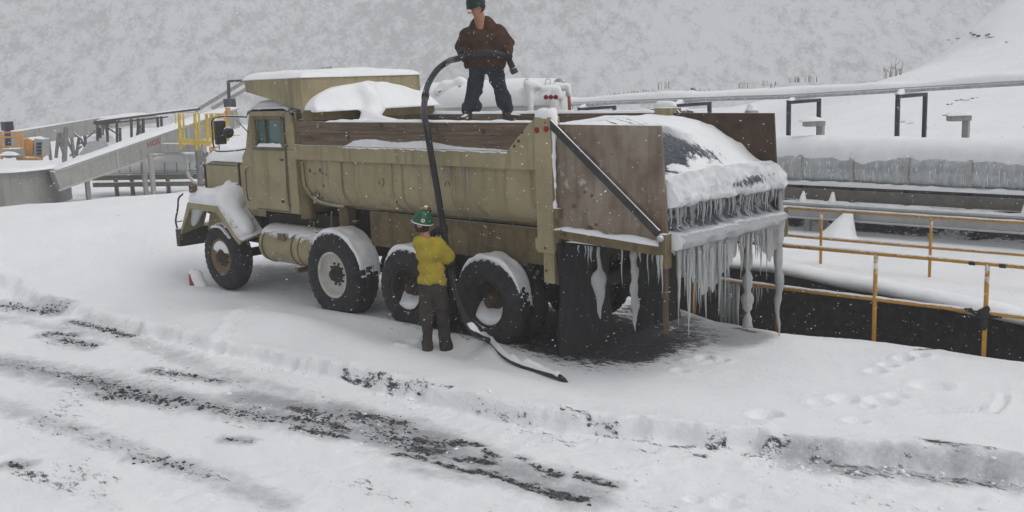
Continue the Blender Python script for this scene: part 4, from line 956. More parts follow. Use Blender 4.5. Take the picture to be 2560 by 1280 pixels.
m = MB(); pts = [(-2.74, -2.30, 1.9-.08*i) for i in range(9)]; m.tube(pts, [.03, .034, .022, .028, .02, .024, .015, .01, .003], 8); m.build('ice_column', m_icem, LO)
# ice ribs hanging across the recess
for k in range(42):
    y_ = -.12-k*.053+random.uniform(-.02, .02); icicle((-2.735+random.uniform(-.02, .02)-(.03 if y_ < -1.9 else 0), y_, 1.90+.02*random.random()), random.uniform(.12, .27), random.uniform(.010, .022), LO, m_icem)
# ice on posts and sill of the truck
m = MB(); pts = [(-2.62, -1.78, 1.42-.045*i) for i in range(26)]; m.tube(pts, [.05+.015*math.sin(i*1.1)+.01*math.sin(i*2.3)+(.02 if 15 < i < 19 else 0) for i in range(26)], 9); m.build('ice_sheath', m_icem, T)
m = MB(); pts = [(-1.80+.01*math.sin(i), -.06, 1.42-.05*i) for i in range(17)]; m.tube(pts, [.018, .018, .02, .02, .022, .03, .075, .09, .085, .07, .06, .05, .04, .03, .025, .018, .006], 10); m.build('ice_column', m_icem, T)
m = MB(); pts = [(-2.2+.01*math.sin(i), -.16, 1.40-.055*i) for i in range(17)]; m.tube(pts, [(.035+.008*math.sin(i*1.9)+.001*i)*(1 if i < 11 else (16.3-i)/5.8) for i in range(17)], 9); m.build('ice_column', m_icem, T)
for x, l, r in ((-1.62,.14,.010),(-1.66,.22,.012),(-1.70,.18,.02),(-1.52,.10,.01),(-2.12,.42,.011),(-2.30,.10,.012),(-2.36,.12,.014),(-2.52,.12,.01),(-2.58,.26,.012),(-2.46,.36,.009)): icicle((x, -.05, 1.42), l, r, T)
# ================================================================== fences
def fence(name, y, zr, zm, x0, x1, posts, label, r=.024, feet=-.15, bot=None):
    root = thing(name, ((x0+x1)/2, y, 0), label, 'railing')
    yf = y if callable(y) else (lambda x: y)
    for z in (zr, zm):
        m = MB(); m.tube([(x, yf(x), z+.006*math.sin(x)) for x in np.linspace(x0, x1, 30)], r, 10); m.build('rail', m_yellow, root)
        m = MB(); snow_strip(m, [(x, yf(x), z+r*.75) for x in np.linspace(x0, x1, 60)], r*1.4, .016, seed=int(z*9), nz=.5); m.build('snow_cap', m_snow, root)
    proto = None
    for x in posts:
        m = MB(); m.tube([(x, yf(x), feet), (x, yf(x), zr)], r*.95, 10); m.lathe([(-.02, r*1.35), (.02, r*1.35)], (x, yf(x), zm), axis='z', seg=10)
        m.build('post', m_yellow, root)
    return root
nf = fence('railing', -3.03, 1.07, .52, 1.5, -8.6, [-1.05, -2.32, -3.60, -4.86, -6.15, -7.4], 'nearer yellow pipe railing along the edge of the dark trench', r=.026, feet=-.3)
ff = fence('railing', -6.98, .97, .50, 3.0, -11, [2.55, .82, -.93, -2.72, -4.5, -6.3, -8.1], 'farther yellow pipe railing standing in the snow beyond the trench', r=.024, feet=-.2)
m = MB()
for x in (-4.70, -5.02): m.lathe([(-.035, .030), (.035, .030)], (x, -3.03, 1.07), axis='x', seg=12)
m.build('tape_band', m_frame, nf)
blob('rag', [((-4.72, -3.03, .52), (-5.02, -3.03, .50), .03, .02), ((-4.86, -3.0, .56), (-4.86, -3.0, .36), .05, .03), ((-4.80, -3.0, .5), (-4.66, -3.0, .54), .035, .01)], .014, nf, mat=m_glove, k=.03, nz=.02, ns=20)
for x, l in ((-1.90,.20),(-1.93,.28),(-1.97,.22),(-2.02,.40),(-2.05,.30),(-2.09,.24),(-1.4,.3),(-1.5,.45),(-1.55,.3),(-1.62,.5),(-2.18,.1)): icicle((x, -3.03, .50), l*.8, .012, nf)
for x, l in ((-1.95,.42),(-2.0,.10),(-2.03,.12),(-1.75,.15),(-1.8,.2),(-1.6,.1)): icicle((x, -3.03, 1.05), l, .010, nf)
m = MB()
for x in (-1.50, -1.56, -1.62, -1.69, -1.74): m.tube([(x, -3.03, .5), (x+.01, -3.03, .1), (x, -3.03, -.12)], [.03, .025, .02], 7)
m.build('ice_sheet', m_icem, nf)

# ================================================================== covered conveyor on the right
cv = thing('covered_conveyor', (-2, -11, 0), 'long galvanised covered conveyor under a thick snow roll, behind the railings', 'conveyor')
CVX = (7.5, -16)
m = MB(); R_ = .44; G = []
for x in np.linspace(*CVX, 120):
    G.append([(x, -11+R_*math.cos(a), 1.30+R_*math.sin(a)) for a in np.linspace(-.75, math.pi+.75, 26)])
m.grid(G); m.build('hood_shell', m_galv, cv)
xs = np.linspace(*CVX, 420); G = []
for x in xs:
    a0 = .34+.30*float(fbm(np.array([x*1.3]), np.array([2.]), 4, 81))+.10*abs(math.sin(x*5.1+math.sin(x*2)))-.28*sst(-x, 1.5, 5)
    row = []
    for k in range(22):
        u = k/21; a = a0+(math.pi-.2-a0)*u; th = .02+.15*(1-abs(2*u-1)**3)+.03*float(fbm(np.array([x*1.2]), np.array([u*3]), 3, 82))
        if k == 0: th = .0
        if k == 1: th = .05
        row.append((x, -11+(R_+th*.8)*math.cos(a), 1.30+(R_+th)*math.sin(a)))
    G.append(row)
m = MB(); m.grid(G); m.build('snow_cap', m_snow, cv)
m = MB()
for x in [2.2, 1.35, .25, -.85, -2.0, -3.1, -4.2, -5.3, -6.4]+[3.3, 4.4, 5.5]:
    m.grid([[(x+dx, -11+(R_+.03)*math.cos(a), 1.30+(R_+.03)*math.sin(a)) for a in np.linspace(-.85, 1.4, 14)] for dx in (-.045, .045)], smooth=False)
    m.grid([[(x+dx, -11+(R_+.03-e)*math.cos(a), 1.30+(R_+.03-e)*math.sin(a)) for a in np.linspace(-.85, 1.4, 14)] for dx, e in ((.045, 0), (.045, .05))], smooth=False)
    m.box((x-.05, -10.70, .62), (x+.05, -10.60, 1.0))
m.build('hoop', m_lgrey, cv)
# frost dabs and short icicles on the hood
m = MB(); 
for i in range(260):
    x = random.uniform(-9, 4); a = random.uniform(-.3, .35); q_ = np.array([x, -11+(R_+.006)*math.cos(a), 1.30+(R_+.006)*math.sin(a)]); m.tube([q_, q_+[0, .006, -random.uniform(.04, .22)]], [random.uniform(.005, .014), .002], 5)
m.build('frost', m_wetsnow, cv, kind='stuff')
m = MB(); m.box((CVX[1], -10.72, .93), (CVX[0], -10.55, .97)); snow_strip(m, line((4, -10.6, .97), (-12, -10.6, .97), 200), .10, .04, seed=12, nz=.6); m.build('side_ledge', m_snow, cv)
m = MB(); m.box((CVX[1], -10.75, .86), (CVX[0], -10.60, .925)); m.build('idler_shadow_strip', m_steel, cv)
m = MB(); m.box((CVX[1], -11.3, .64), (CVX[0], -10.58, .86)); m.build('belt_frame', m_belt, cv)
m = MB(); m.box((CVX[1], -10.40, .30), (CVX[0], -10.34, .58)); m.box((CVX[1], -10.42, .56), (CVX[0], -10.26, .60)); m.box((CVX[1], -10.42, .28), (CVX[0], -10.26, .31)); m.build('channel_beam', m_lgrey, cv, bevel=.006)
m = MB(); snow_strip(m, line((5, -10.33, .60), (-14, -10.33, .60), 260), .14, .045, seed=13, nz=.5)
m.tube([(x, -10.28, .50) for x in (6, -14)], .022, 8); m.build('snow_cap', m_wetsnow, cv)
for i, x in enumerate((1.15, .52, -3.05, -6.6)):
    blob('snow_cap', [((x, -10.34, .64), (x, -10.36, .82), .075, .025)], .02, cv, k=.03, nz=.01)
for x in (1.08, .78, -4.6, -4.9, -9):
    m = MB(); m.box((x-.05, -10.5, -.1), (x+.05, -10.38, .5)); m.build('leg', m_grey, cv)
c = onz(2112, 592, .0); blob('snow_cone', [((c[0], -9.9, -.12), (c[0]-.05, -10.2, .42), .42, .09), ((c[0]-.5, -9.8, -.2), (c[0]+.5, -9.8, -.2), .25, .25)], .035, None, k=.2, nz=.03, ns=3, label='cone of snow piled against the conveyor legs beyond the farther railing', cat='snow pile')
for i, (px, py) in enumerate(((2055,255),(2295,248),(1770,262),(1533,268))): pass
# second, lower pipe behind the conveyor under snow
m = MB(); G = [[(x, -12.6+.32*math.cos(a), 1.46+.34*math.sin(a)+.03*float(fbm(np.array([x]), np.array([0.]), 3, 84))) for a in np.linspace(-.3, math.pi+.3, 14)] for x in np.linspace(7.5, -14, 90)]
m.grid(G); m.build('snow_covered_pipe', m_snow, label='long snow roll over a low pipe just behind the covered conveyor', cat='pipe')
# pipe rack: portal frames and the pipes they carry
FR = [(3.27, 'second'), (.78, 'x')]
def portal(x, y0, y1, zt):
    m = MB(); w_ = .085
    m.beam((x, y0, .4), (x, y0, zt), w_, w_); m.beam((x, y1, .4), (x, y1, zt), w_, w_); m.beam((x, y0+.04, zt+.04), (x, y1-.04, zt+.04), w_, w_)
    o = m.build('portal_frame', m_frame, bevel=.006); return o
labs = {1.0: 'blue-black steel portal frame nearest the right edge, right of the others', 3.35: 'blue-black steel portal frame beside the rear end of the truck', 5.7: 'low blue-black portal frame showing above the far side board', 8.6: 'small blue-black portal frame right of the white tank'}
frs = []
for x, (pxl, pxr, yl, yr) in {1.0: (2245, 2325, 240, 237), 3.35: (1972, 2055, 255, 250), 5.7: (1690, 1772, 263, 260), 8.6: (1449, 1532, 272, 268)}.items():
    a = at(pxl, yl, {1.0:21.9, 3.35:23.6, 5.7:24.8, 8.6:26.8}[x]); 
    zt = a[2]; o = portal(a[0], a[1], a[1]-1.5, zt-.05)
    o['label'] = labs[x]; o['category'] = 'portal frame'; o['group'] = 'portal frames of the pipe rack'
    m = MB(); snow_strip(m, line((a[0], a[1]+.05, zt+.03), (a[0], a[1]-1.55, zt+.03), 10), .13, .10, seed=int(x)); m.build('snow_cap', m_snow, o); frs.append(a)
frs = sorted(frs, key=lambda p: p[0])
A0 = frs[0]; d_ = (frs[-1]-frs[0])/(frs[-1][0]-frs[0][0])
rack = thing('pipe_run', tuple(A0), 'bundle of grey pipes under a ridge of snow, carried by the portal frames', 'pipes')
def pr_pt(x, dy, dz):
    q_ = np.array([np.interp(x, [f[0] for f in frs], [f[i] for f in frs]) for i in range(3)])
    if x < frs[0][0]: q_ = frs[0]+(frs[1]-frs[0])/(frs[1][0]-frs[0][0])*(x-frs[0][0])
    if x > frs[-1][0]: q_ = frs[-1]+(frs[-1]-frs[-2])/(frs[-1][0]-frs[-2][0])*(x-frs[-1][0])
    return q_+[0, dy, dz]
for dy, dz, r in ((-.25, .11, .045), (-.5, .10, .035), (-.42, .20, .04), (-.8, .12, .05), (-1.1, .11, .04)):
    m = MB(); m.tube([pr_pt(x, dy, dz) for x in np.linspace(14, -6, 50)], r, 8); m.build('pipe', m_galv, rack)
m = MB(); snow_strip(m, [pr_pt(x, -.6, .17) for x in np.linspace(14, -6, 140)], .75, .16, seed=31, nz=.25); m.build('snow_cap', m_snow, rack)
# short lamps, vent, block behind the box
def lamp(px, py, d, label):
    p = at(px, py, d); m = MB(); m.box((p[0]-.06, p[1]-.06, .9), (p[0]+.06, p[1]+.06, p[2]+.12)); post = m.build('area_lamp', m_grey, None, bevel=.008)
    tag(post, label, 'lamp', 'area lamps behind the covered conveyor'); m = MB()
    e = RC[0]*np.array([1, 1, 0]); e /= np.linalg.norm(e); c_ = p-e*.16+np.array([0, 0, .14])
    m.beam(c_-e*.19, c_+e*.22, .26, .12); m.build('lamp_head', m_grey, post, bevel=.02)
    m = MB(); snow_strip(m, line(c_-e*.26+[0, 0, .05], c_+e*.22+[0, 0, .05], 12), .32, .12, seed=3); m.build('snow_cap', m_snow, post)
lamp(2052, 325, 20.8, 'short grey area lamp with a snow-capped head, inside the portal frame beside the truck'); lamp(2415, 312, 20.0, 'short grey area lamp with a snow-capped head, at the far right')
p = at(1879, 290, 21.5); m = MB(); m.lathe([(-.9, .12), (-.1, .12), (-.05, .15), (.06, .155), (.14, .12), (.18, .05), (.185, .001)], p, axis='z', seg=24); vn = m.build('roof_vent', m_grey, label='small round grey vent with a cap of snow, above the far end panel', cat='vent')
blob('snow_cap', [((p[0], p[1], p[2]+.14), (p[0], p[1], p[2]+.17), .13, .10)], .02, vn, nz=.01)
p = at(1667, 280, 16.5); m = MB(); m.box((p[0]-.16, p[1]-.2, p[2]-.9), (p[0]+.2, p[1]+.2, p[2]+.07)); bl = m.build('weathered_post', m_ply, label='thick weathered timber stub behind the far side board', cat='timber post', bevel=.03)
blob('snow_cap', [((p[0]-.1, p[1], p[2]+.09), (p[0]+.15, p[1], p[2]+.08), .09, .10)], .02, bl, nz=.01)
p = at(1705, 280, 17.5); m = MB(); m.lathe([(-.3, .2), (0, .2), (.05, .14), (.08, .001)], p, axis='z', seg=20); m.build('dark_cap', m_frame, label='dark rounded cap beside the timber stub', cat='cap')

# ================================================================== white tank behind the truck
D_ = 19.
ctr = at(1240, 255, D_); ex = RC[0]*np.array([1, 1, 0]); ex /= np.linalg.norm(ex); ez = np.array([0, 0, 1.]); ey = np.cross(ez, ex)   # ey: away from the camera
if (ey@(ctr-CP)) < 0: ey = -ey
def TL(s_, a_, z_): return ctr+ex*s_+ey*a_+ez*z_
tk = thing('storage_tank', tuple(TL(0, 0, -1.2)), 'snow-covered white storage tank with three red gauges on its end, behind the truck', 'tank')
u0, u1, rt_ = -1.45, 1.30, .46
m = MB(); prf = [(u0-.10, .10), (u0-.06, .30), (u0+.04, rt_-.04), (u0+.12, rt_)]+[(u, rt_) for u in np.linspace(u0+.3, u1-.1, 10)]+[(u1, rt_-.02), (u1+.05, rt_-.12), (u1+.06, .001)]
axd = (ex*.93-ey*.36); axd /= np.linalg.norm(axd); pe = np.cross(ez, axd)
G = [[TL(0, 0, -.12)+axd*u+pe*r*math.cos(a)+ez*r*math.sin(a) for a in np.linspace(0, 2*math.pi, 40, endpoint=False)] for u, r in prf]
m.grid(G, closed=True); m.build('shell', m_tankw, tk)
G = [[TL(0, 0, -.12)+axd*u+pe*(rt_+.03+.05*math.sin(a))*math.cos(a)+ez*(rt_+.02+.05*math.sin(a)+.03*float(fbm(np.array([u*2]), np.array([a]), 3, 5)))*math.sin(a) for a in np.linspace(.1, math.pi-.1, 20)] for u in np.linspace(u0+.05, u1-.05, 40)]
m = MB(); m.grid(G); m.build('snow_cap', m_snow, tk)
E0 = TL(0, 0, -.12)+axd*(u1+.07)
def EP(a_, z_): return E0+pe*a_*(-1 if (pe@ex) < 0 else 1)+ez*z_
p3 = lambda px, py, d=D_-.75: at(px, py, d)
m = MB(); 
for px, py in ((1365, 243), (1377, 243), (1389, 243)): c = p3(px, py, D_-1.0); m.tube([c, c-ey*.05], [.045, .04], 12)
m.build('gauge', m_red, tk)
blob('gauge_box', [(p3(1352, 242), p3(1398, 242), .075, .075), (p3(1360, 225), p3(1392, 225), .09, .09)], .03, tk, mat=m_snow, k=.08, nz=.01)
blob('snow_cap', [(p3(1325, 215), p3(1327, 285), .085, .05), (p3(1325, 212), p3(1342, 216), .10, .08)], .03, tk, k=.06, nz=.015)
m = MB(); m.tube([p3(1362, 272), p3(1388, 272)], .02, 6); m.tube([p3(1368, 268), p3(1383, 268)], .045, 8); m.build('nameplate', m_steel, tk)
m = MB()
for a_ in (1310, 1363): m.tube(smooth_path([p3(a_, 216), p3(a_+2, 201), p3(a_+8, 197), p3(a_+13, 202), p3(a_+13, 214)], 20), .014, 6)
m.tube([p3(1385, 222), p3(1418, 220), p3(1421, 240)], .055, 8); m.build('pipework', m_tankw, tk)
m = MB(); m.tube([p3(1422, 232), p3(1425, 290)], .03, 8); m.build('orange_pipe', M('rusty_orange_pipe', (.38, .13, .05), (.28, .10, .05), 6), tk)
blob('snow_cap', [(p3(1385, 217), p3(1418, 215), .05, .06), (p3(1420, 218), p3(1423, 238), .05, .04)], .025, tk, k=.05, nz=.01)
blob('hatch_ring', [(p3(1098, 232, D_), p3(1112, 214, D_), .09, .09), (p3(1112, 214, D_), p3(1150, 207, D_), .09, .09), (p3(1150, 207, D_), p3(1180, 215, D_), .09, .08), (p3(1100, 232, D_), p3(1190, 222, D_), .09, .09)], .03, tk, mat=m_snow, k=.06, nz=.015)
m = MB(); m.tube([p3(1103, 226, D_-.2), p3(1095, 231, D_-.2)], .02, 6); m.tube([p3(1147, 218, D_-.2), p3(1152, 212, D_-.2)], .018, 6); m.build('hatch_clamp', m_grey, tk)
m = MB(); 
for px in (1100, 1380): a = p3(px, 300, D_); m.box((a[0]-.15, a[1]-.3, 0), (a[0]+.15, a[1]+.3, a[2]+.1))
m.build('saddle', m_tankw, tk)

# ================================================================== plant on the left
def beamP(m, p, q_, w_, h): m.beam(p, q_, w_, h)
ic = thing('inclined_conveyor', tuple(at(350, 460, 31)), 'long grey inclined box conveyor rising to the right behind the truck cab', 'conveyor')
m = MB(); a, b_ = at(135, 450, 30), at(585, 293, 33); m.beam(a, b_, .9, .54); m.build('box_girder', m_grey, ic, bevel=.01)
m = MB(); e_ = (b_-a)/np.linalg.norm(b_-a); upv = np.array([0, 0, .31]); snow_strip(m, line(a+upv, b_+upv, 60), .95, .13, seed=21, nz=.2); m.build('snow_cap', m_snow, ic)
m = MB(); nrm = np.cross(e_, ez); nrm /= np.linalg.norm(nrm)
if nrm@ey > 0: nrm = -nrm
for f_ in (.31, .55, .70, .97): c = a+(b_-a)*f_+nrm*.455; m.box((c[0]-.025, c[1]-.025, c[2]-.30), (c[0]+.025, c[1]+.025, c[2]+.28))
m.beam(a+nrm*.46+[0, 0, -.29], b_+nrm*.46+[0, 0, -.29], .03, .045); m.beam(a+nrm*.46+[0, 0, .27], b_+nrm*.46+[0, 0, .27], .03, .04); m.build('flange', m_lgrey, ic)
for px, top_, bt, d in ((355, 372, 462, 31), (375, 385, 470, 30.5), (490, 330, 475, 32), (215, 430, 475, 30.5)):
    m = MB(); p, q_ = at(px, top_, d), at(px, bt, d); m.box((p[0]-.06, p[1]-.06, q_[2]-.6), (p[0]+.06, p[1]+.06, p[2])); m.build('leg', m_grey, ic)
sc = Matrix((tuple(list(e_*.9)+[0]), tuple(list(np.array([0, 0, 1.]))+[0]), tuple(list(nrm)+[0]), (0, 0, 0, 1))).transposed()
c = at(362, 354, 30.9)-ey*.0; fr = (c-a)@e_; c = a+e_*fr+nrm*.462+np.array([0, 0, .05])
text('HGS', 'lettering', m_redpaint, .24, Matrix.Translation(Vector(c)) @ sc, parent=ic)
# horizontal gallery on trestle
gl = thing('conveyor_gallery', tuple(at(200, 470, 42)), 'level grey conveyor gallery with snow on its roof, standing on splayed trestle legs', 'conveyor')
m = MB(); a, b_ = at(-80, 368, 41), at(250, 312, 43); m.beam(a, b_, 1.4, .62); b2 = at(368, 300, 45); m.beam(b_+[0, 0, .06], b2+[0, 0, .08], 1.3, .42); m.build('box_girder', m_grey, gl, bevel=.01)
m = MB(); snow_strip(m, line(a+[0, 0, .31], b2+[0, 0, .29], 50), 1.45, .12, seed=22, nz=.15); m.build('snow_cap', m_snow, gl)
def trest(px, spread, topy, boty, d, n='leg'):
    m = MB(); 
    for s_ in (-1, 1): m.beam(at(px+s_*spread*.35, topy, d), at(px+s_*spread, boty, d), .10, .10)
    m.beam(at(px-spread*.7, (topy+boty)/2, d), at(px+spread*.7, (topy+boty)/2, d), .08, .08); m.beam(at(px-spread*.5, topy+12, d), at(px+spread*.9, boty-8, d), .06, .06)
    m.build('trestle', m_lattice, gl)
trest(115, 12, 338, 400, 42); trest(150, 10, 332, 395, 41); trest(172, 14, 328, 398, 42); trest(205, 14, 325, 390, 43); trest(100, 8, 338, 392, 43); trest(262, 12, 318, 380, 43); trest(350, 8, 308, 350, 45)
m = MB(); m.beam(at(165, 318, 40.5), at(160, 430, 40.5), .14, .14); m.beam(at(70, 342, 41), at(72, 400, 41), .1, .1)
for p_, q2 in (((180, 330), (205, 348)), ((240, 325), (218, 345)), ((270, 320), (300, 338)), ((205, 365), (175, 390))): m.beam(at(*p_, 42), at(*q2, 42), .07, .07)
m.build('bracing', m_lattice, gl)
wk = thing('pipe_bridge', tuple(at(370, 400, 38)), 'thin dark walkway truss hung with short posts between the gallery and the inclined conveyor', 'walkway')
m = MB(); m.beam(at(235, 308, 38), at(300, 302, 38), .12, .10); m.beam(at(235, 304, 38), at(500, 272, 39), .10, .09); m.beam(at(250, 311, 38), at(420, 292, 38), .06, .05); m.build('rail', m_steel, wk)
m = MB()
for px, t0, t1 in ((243, 304, 352), (250, 320, 345), (268, 303, 355), (292, 308, 362), (300, 320, 362), (328, 297, 345), (345, 296, 340), (358, 296, 336), (394, 292, 318), (403, 291, 316)): m.beam(at(px, t0, 38), at(px+1, t1, 38), .075, .075)
m.beam(at(268, 318, 38), at(296, 336, 38), .05, .05); m.build('hanger', m_steel, wk)
m = MB(); snow_strip(m, line(at(240, 302, 38), at(498, 270, 39), 30), .14, .04, seed=5); m.build('snow_cap', m_snow, wk)
# distant inclined rails and their top frame
ir = thing('inclined_chute', tuple(at(560, 320, 42)), 'pair of thin grey inclined rails rising behind the cab shield to a small frame', 'conveyor')
m = MB(); m.beam(at(488, 278, 42), at(618, 200, 42), .16, .14); m.beam(at(530, 272, 42), at(650, 203, 42), .16, .14); m.beam(at(600, 210, 42), at(830, 168, 43), .10, .10); m.build('rail', m_grey, ir)
m = MB(); m.beam(at(571, 203, 41), at(573, 262, 41), .10, .10); m.beam(at(570, 203, 41), at(612, 201, 41), .09, .09); m.box(tuple(at(574, 256, 41)-[.18, .18, .2]), tuple(at(574, 250, 41)+[.18, .18, .05])); m.build('frame', m_frame, ir)
# snowy hopper
m = MB(); h = [at(195, 388, 38), at(222, 354, 38), at(262, 352, 38), at(280, 372, 38), at(278, 388, 38)]; m.prism(h, ey*2.0)
hp = m.build('hopper', m_lgrey, label='snow-smothered grey hopper left of the inclined conveyor', cat='hopper')
blob('snow_cap', [(at(222, 356, 38)+ey*.4, at(262, 354, 38)+ey*.4, .22, .25)], .06, hp, k=.15, nz=.03, ns=3)
# round-ended concrete wall and machine on it
m = MB(); pl = [at(-140, 400, 29), at(0, 402, 29), at(60, 401, 29.4), at(120, 398, 30.2), at(158, 394, 31.5)]
m.grid([[np.array([p[0], p[1], z]) for p in pl] for z in (-.5, 1.15)], smooth=False); m.grid([[np.array([p[0], p[1], z])+ey*.35 for p in pl] for z in (-.5, 1.15)], smooth=False); m.grid([[np.array([p[0], p[1], 1.15])+ey*e for p in pl] for e in (0, .35)], smooth=False)
wl = m.build('retaining_wall', m_concrete, label='grey concrete retaining wall at the left edge under the orange machine', cat='wall')
m = MB(); snow_strip(m, [np.array([p[0], p[1], 1.15])+ey*.17 for p in smooth_path(pl, 20)], .5, .12, seed=23); m.build('snow_cap', m_snow, wl)
om = thing('orange_machine', tuple(at(70, 402, 30)+ey*.6), 'orange machine with rails and a black louvred grille above the concrete wall', 'machine')
m = MB(); m.prism([at(50, 396, 30.4), at(50, 348, 30.4), at(68, 344, 30.4), at(83, 350, 30.4), at(83, 396, 30.4)], ey*.9); m.beam(at(45, 396, 30.3), at(103, 396, 30.3), .3, .1); m.build('body', m_orange, om, bevel=.03)
m = MB()
for px in (2, 42, 55): m.beam(at(px, 330, 30.3), at(px+2, 398, 30.3), .06, .06)
for py in (330, 342, 366): m.beam(at(-20, py+2, 30.3), at(58, py, 30.3), .05, .05)
m.build('guard_rail', m_orange, om)
m = MB(); m.prism([at(85, 392, 30.2), at(85, 346, 30.2), at(106, 348, 30.2), at(106, 390, 30.2)], ey*.5); gr = m.build('grille_frame', m_grey, om, bevel=.01)
m = MB()
for k in range(4): m.prism([at(91, 356+k*8.5, 30.15), at(91, 362+k*8.5, 30.15), at(103, 362+k*8.5, 30.15), at(103, 356+k*8.5, 30.15)], ey*.03)
m.build('louvre', m_frame, gr)
m = MB(); m.beam(at(18, 318, 31), at(22, 395, 31), .14, .14); m.box(tuple(at(18, 318, 31)-[.14, .14, .1]), tuple(at(18, 312, 31)+[.14, .14, .1])); m.build('lamp_post', m_frame, label='dark stub post with a square head, behind the orange machine', cat='post')
m = MB(); m.prism([at(4, 394, 29.8), at(4, 372, 29.8), at(40, 372, 29.8), at(46, 394, 29.8)], ey*.5); cbn = m.build('cabinet', m_concrete, label='low grey cabinet with snow on it, below the orange guard rails', cat='cabinet', bevel=.02)
m = MB(); snow_strip(m, line(at(3, 388, 29.7)+ey*.0, at(46, 388, 29.7), 10), .25, .10, seed=2); m.build('snow_cap', m_snow, cbn)
# covered conveyor low on the left
lc = thing('covered_conveyor', tuple(at(390, 470, 33)), 'covered conveyor under snow seen low behind the bank, left of the truck', 'conveyor')
a, b_ = at(235, 420, 33), at(520, 415, 33); ax_ = (b_-a)/np.linalg.norm(b_-a); pp = np.cross(ax_, ez)
if pp@ey > 0: pp = -pp
m = MB(); m.grid([[a+ax_*u+pp*.42*math.cos(t_)+ez*.42*math.sin(t_) for t_ in np.linspace(-.5, math.pi+.5, 18)] for u in np.linspace(0, np.linalg.norm(b_-a), 40)]); m.build('hood_shell', m_tankw, lc)
m = MB(); 
for px in (286, 312, 338, 365, 392, 423, 453, 485): c = at(px, 420, 33); m.grid([[c+ax_*dx+pp*.46*math.cos(t_)+ez*.46*math.sin(t_) for t_ in np.linspace(-.6, .5, 8)] for dx in (-.02, .02)], smooth=False)
m.beam(at(235, 435, 32.5), at(520, 431, 32.5), .1, .04); m.build('hoop', m_grey, lc)
m = MB(); m.beam(at(235, 444, 32.5), at(520, 440, 32.5), .3, .16); m.beam(at(235, 462, 32.3), at(520, 458, 32.3), .2, .14)
for px in (290, 330, 420, 500): m.box(tuple(at(px, 470, 32.4)-[.06, .06, .5]), tuple(at(px, 445, 32.4)+[.06, .06, 0]))
m.build('belt_frame', m_belt, lc)
m = MB(); m.beam(at(400, 377, 32), at(492, 376, 32), .3, .10); m.build('walkway', m_snow, lc)
m = MB(); m.tube(smooth_path([at(380, 388, 31), at(440, 385, 31), at(460, 388, 31), at(468, 405, 31), at(470, 435, 31), at(482, 452, 31), at(495, 458, 31)], 40), .05, 8); m.build('bent_pipe', m_lgrey, label='bent grey pipe curving down in front of the left covered conveyor', cat='pipe')
m = MB(); m.beam(at(495, 378, 30), at(502, 460, 30), .14, .14); m.beam(at(490, 420, 30), at(520, 380, 30), .1, .1); m.beam(at(495, 415, 30), at(518, 414, 30), .06, .06); m.beam(at(508, 380, 30), at(520, 440, 30), .06, .06); m.beam(at(468, 425, 30.5), at(495, 427, 30.5), .04, .04)
blob_ = m.build('steel_support', m_lattice, label='tangle of grey steel struts just left of the truck hood', cat='steel frame')
m = MB(); m.beam(at(408, 368, 31), at(512, 370, 31), .4, .24); m.build('platform_beam', m_grey, label='short grey platform beam under the yellow work cages', cat='platform')
# yellow work cages
def cage(name, d, posts, rails, kick, label, w_=.042):
    root = thing(name, tuple(at(posts[0][0], posts[0][2], d)), label, 'guard cage', 'yellow guard cages'); 
    m = MB()
    for px, t0, t1 in posts: m.beam(at(px, t0, d), at(px+4, t1, d), w_*1.6, w_*1.6)
    m.build('post', m_cage, root)
    m = MB()
    for (x0, y0, x1, y1) in rails: m.beam(at(x0, y0, d-.05), at(x1, y1, d-.05), w_*.5, w_*.5)
    m.build('rail', m_cage, root)
    for (x0, y0, x1, y1) in kick: m = MB(); m.beam(at(x0, y0, d-.07), at(x1, y1, d-.07), .04, .13); m.build('kick_plate', m_cage, root)
    m = MB(); 
    for px, t0, t1 in posts[:3]: m.beam(at(px+10, t0-1, d+1.0), at(px+13, t1-6, d+1.0), w_, w_)
    m.build('post', m_cage, root)
    return root
cage('guard_cage', 29.5, [(448, 286, 372), (487, 284, 375)], [(440, 282, 495, 281), (450, 314, 515, 316), (438, 283, 440, 310)], [(452, 353, 515, 356)], 'yellow guard cage on the left with open bays and a kick plate')
c2 = cage('guard_cage', 29, [(516, 287, 365), (530, 286, 350), (546, 286, 348), (565, 278, 352)], [(510, 285, 575, 283), (516, 306, 548, 306), (520, 342, 600, 338), (575, 285, 598, 280)], [(512, 357, 528, 358)], 'yellow guard cage with close uprights and an orange box, beside the truck mirror')
m = MB(); p = at(557, 295, 28.9); m.box(tuple(p-[.10, .10, .13]), tuple(p+[.10, .10, .13])); m.box(tuple(at(570, 277, 28.9)-[.06, .06, .1]), tuple(at(570, 277, 28.9)+[.06, .06, .1])); m.build('beacon_box', m_orange, c2, bevel=.02)
m = MB(); p = at(535, 370, 28); m.box(tuple(p-[.1, .1, .35]), tuple(p+[.1, .1, .05])); m.build('marker_post', m_orange, label='small orange marker post behind the truck hood', cat='marker post', bevel=.02)

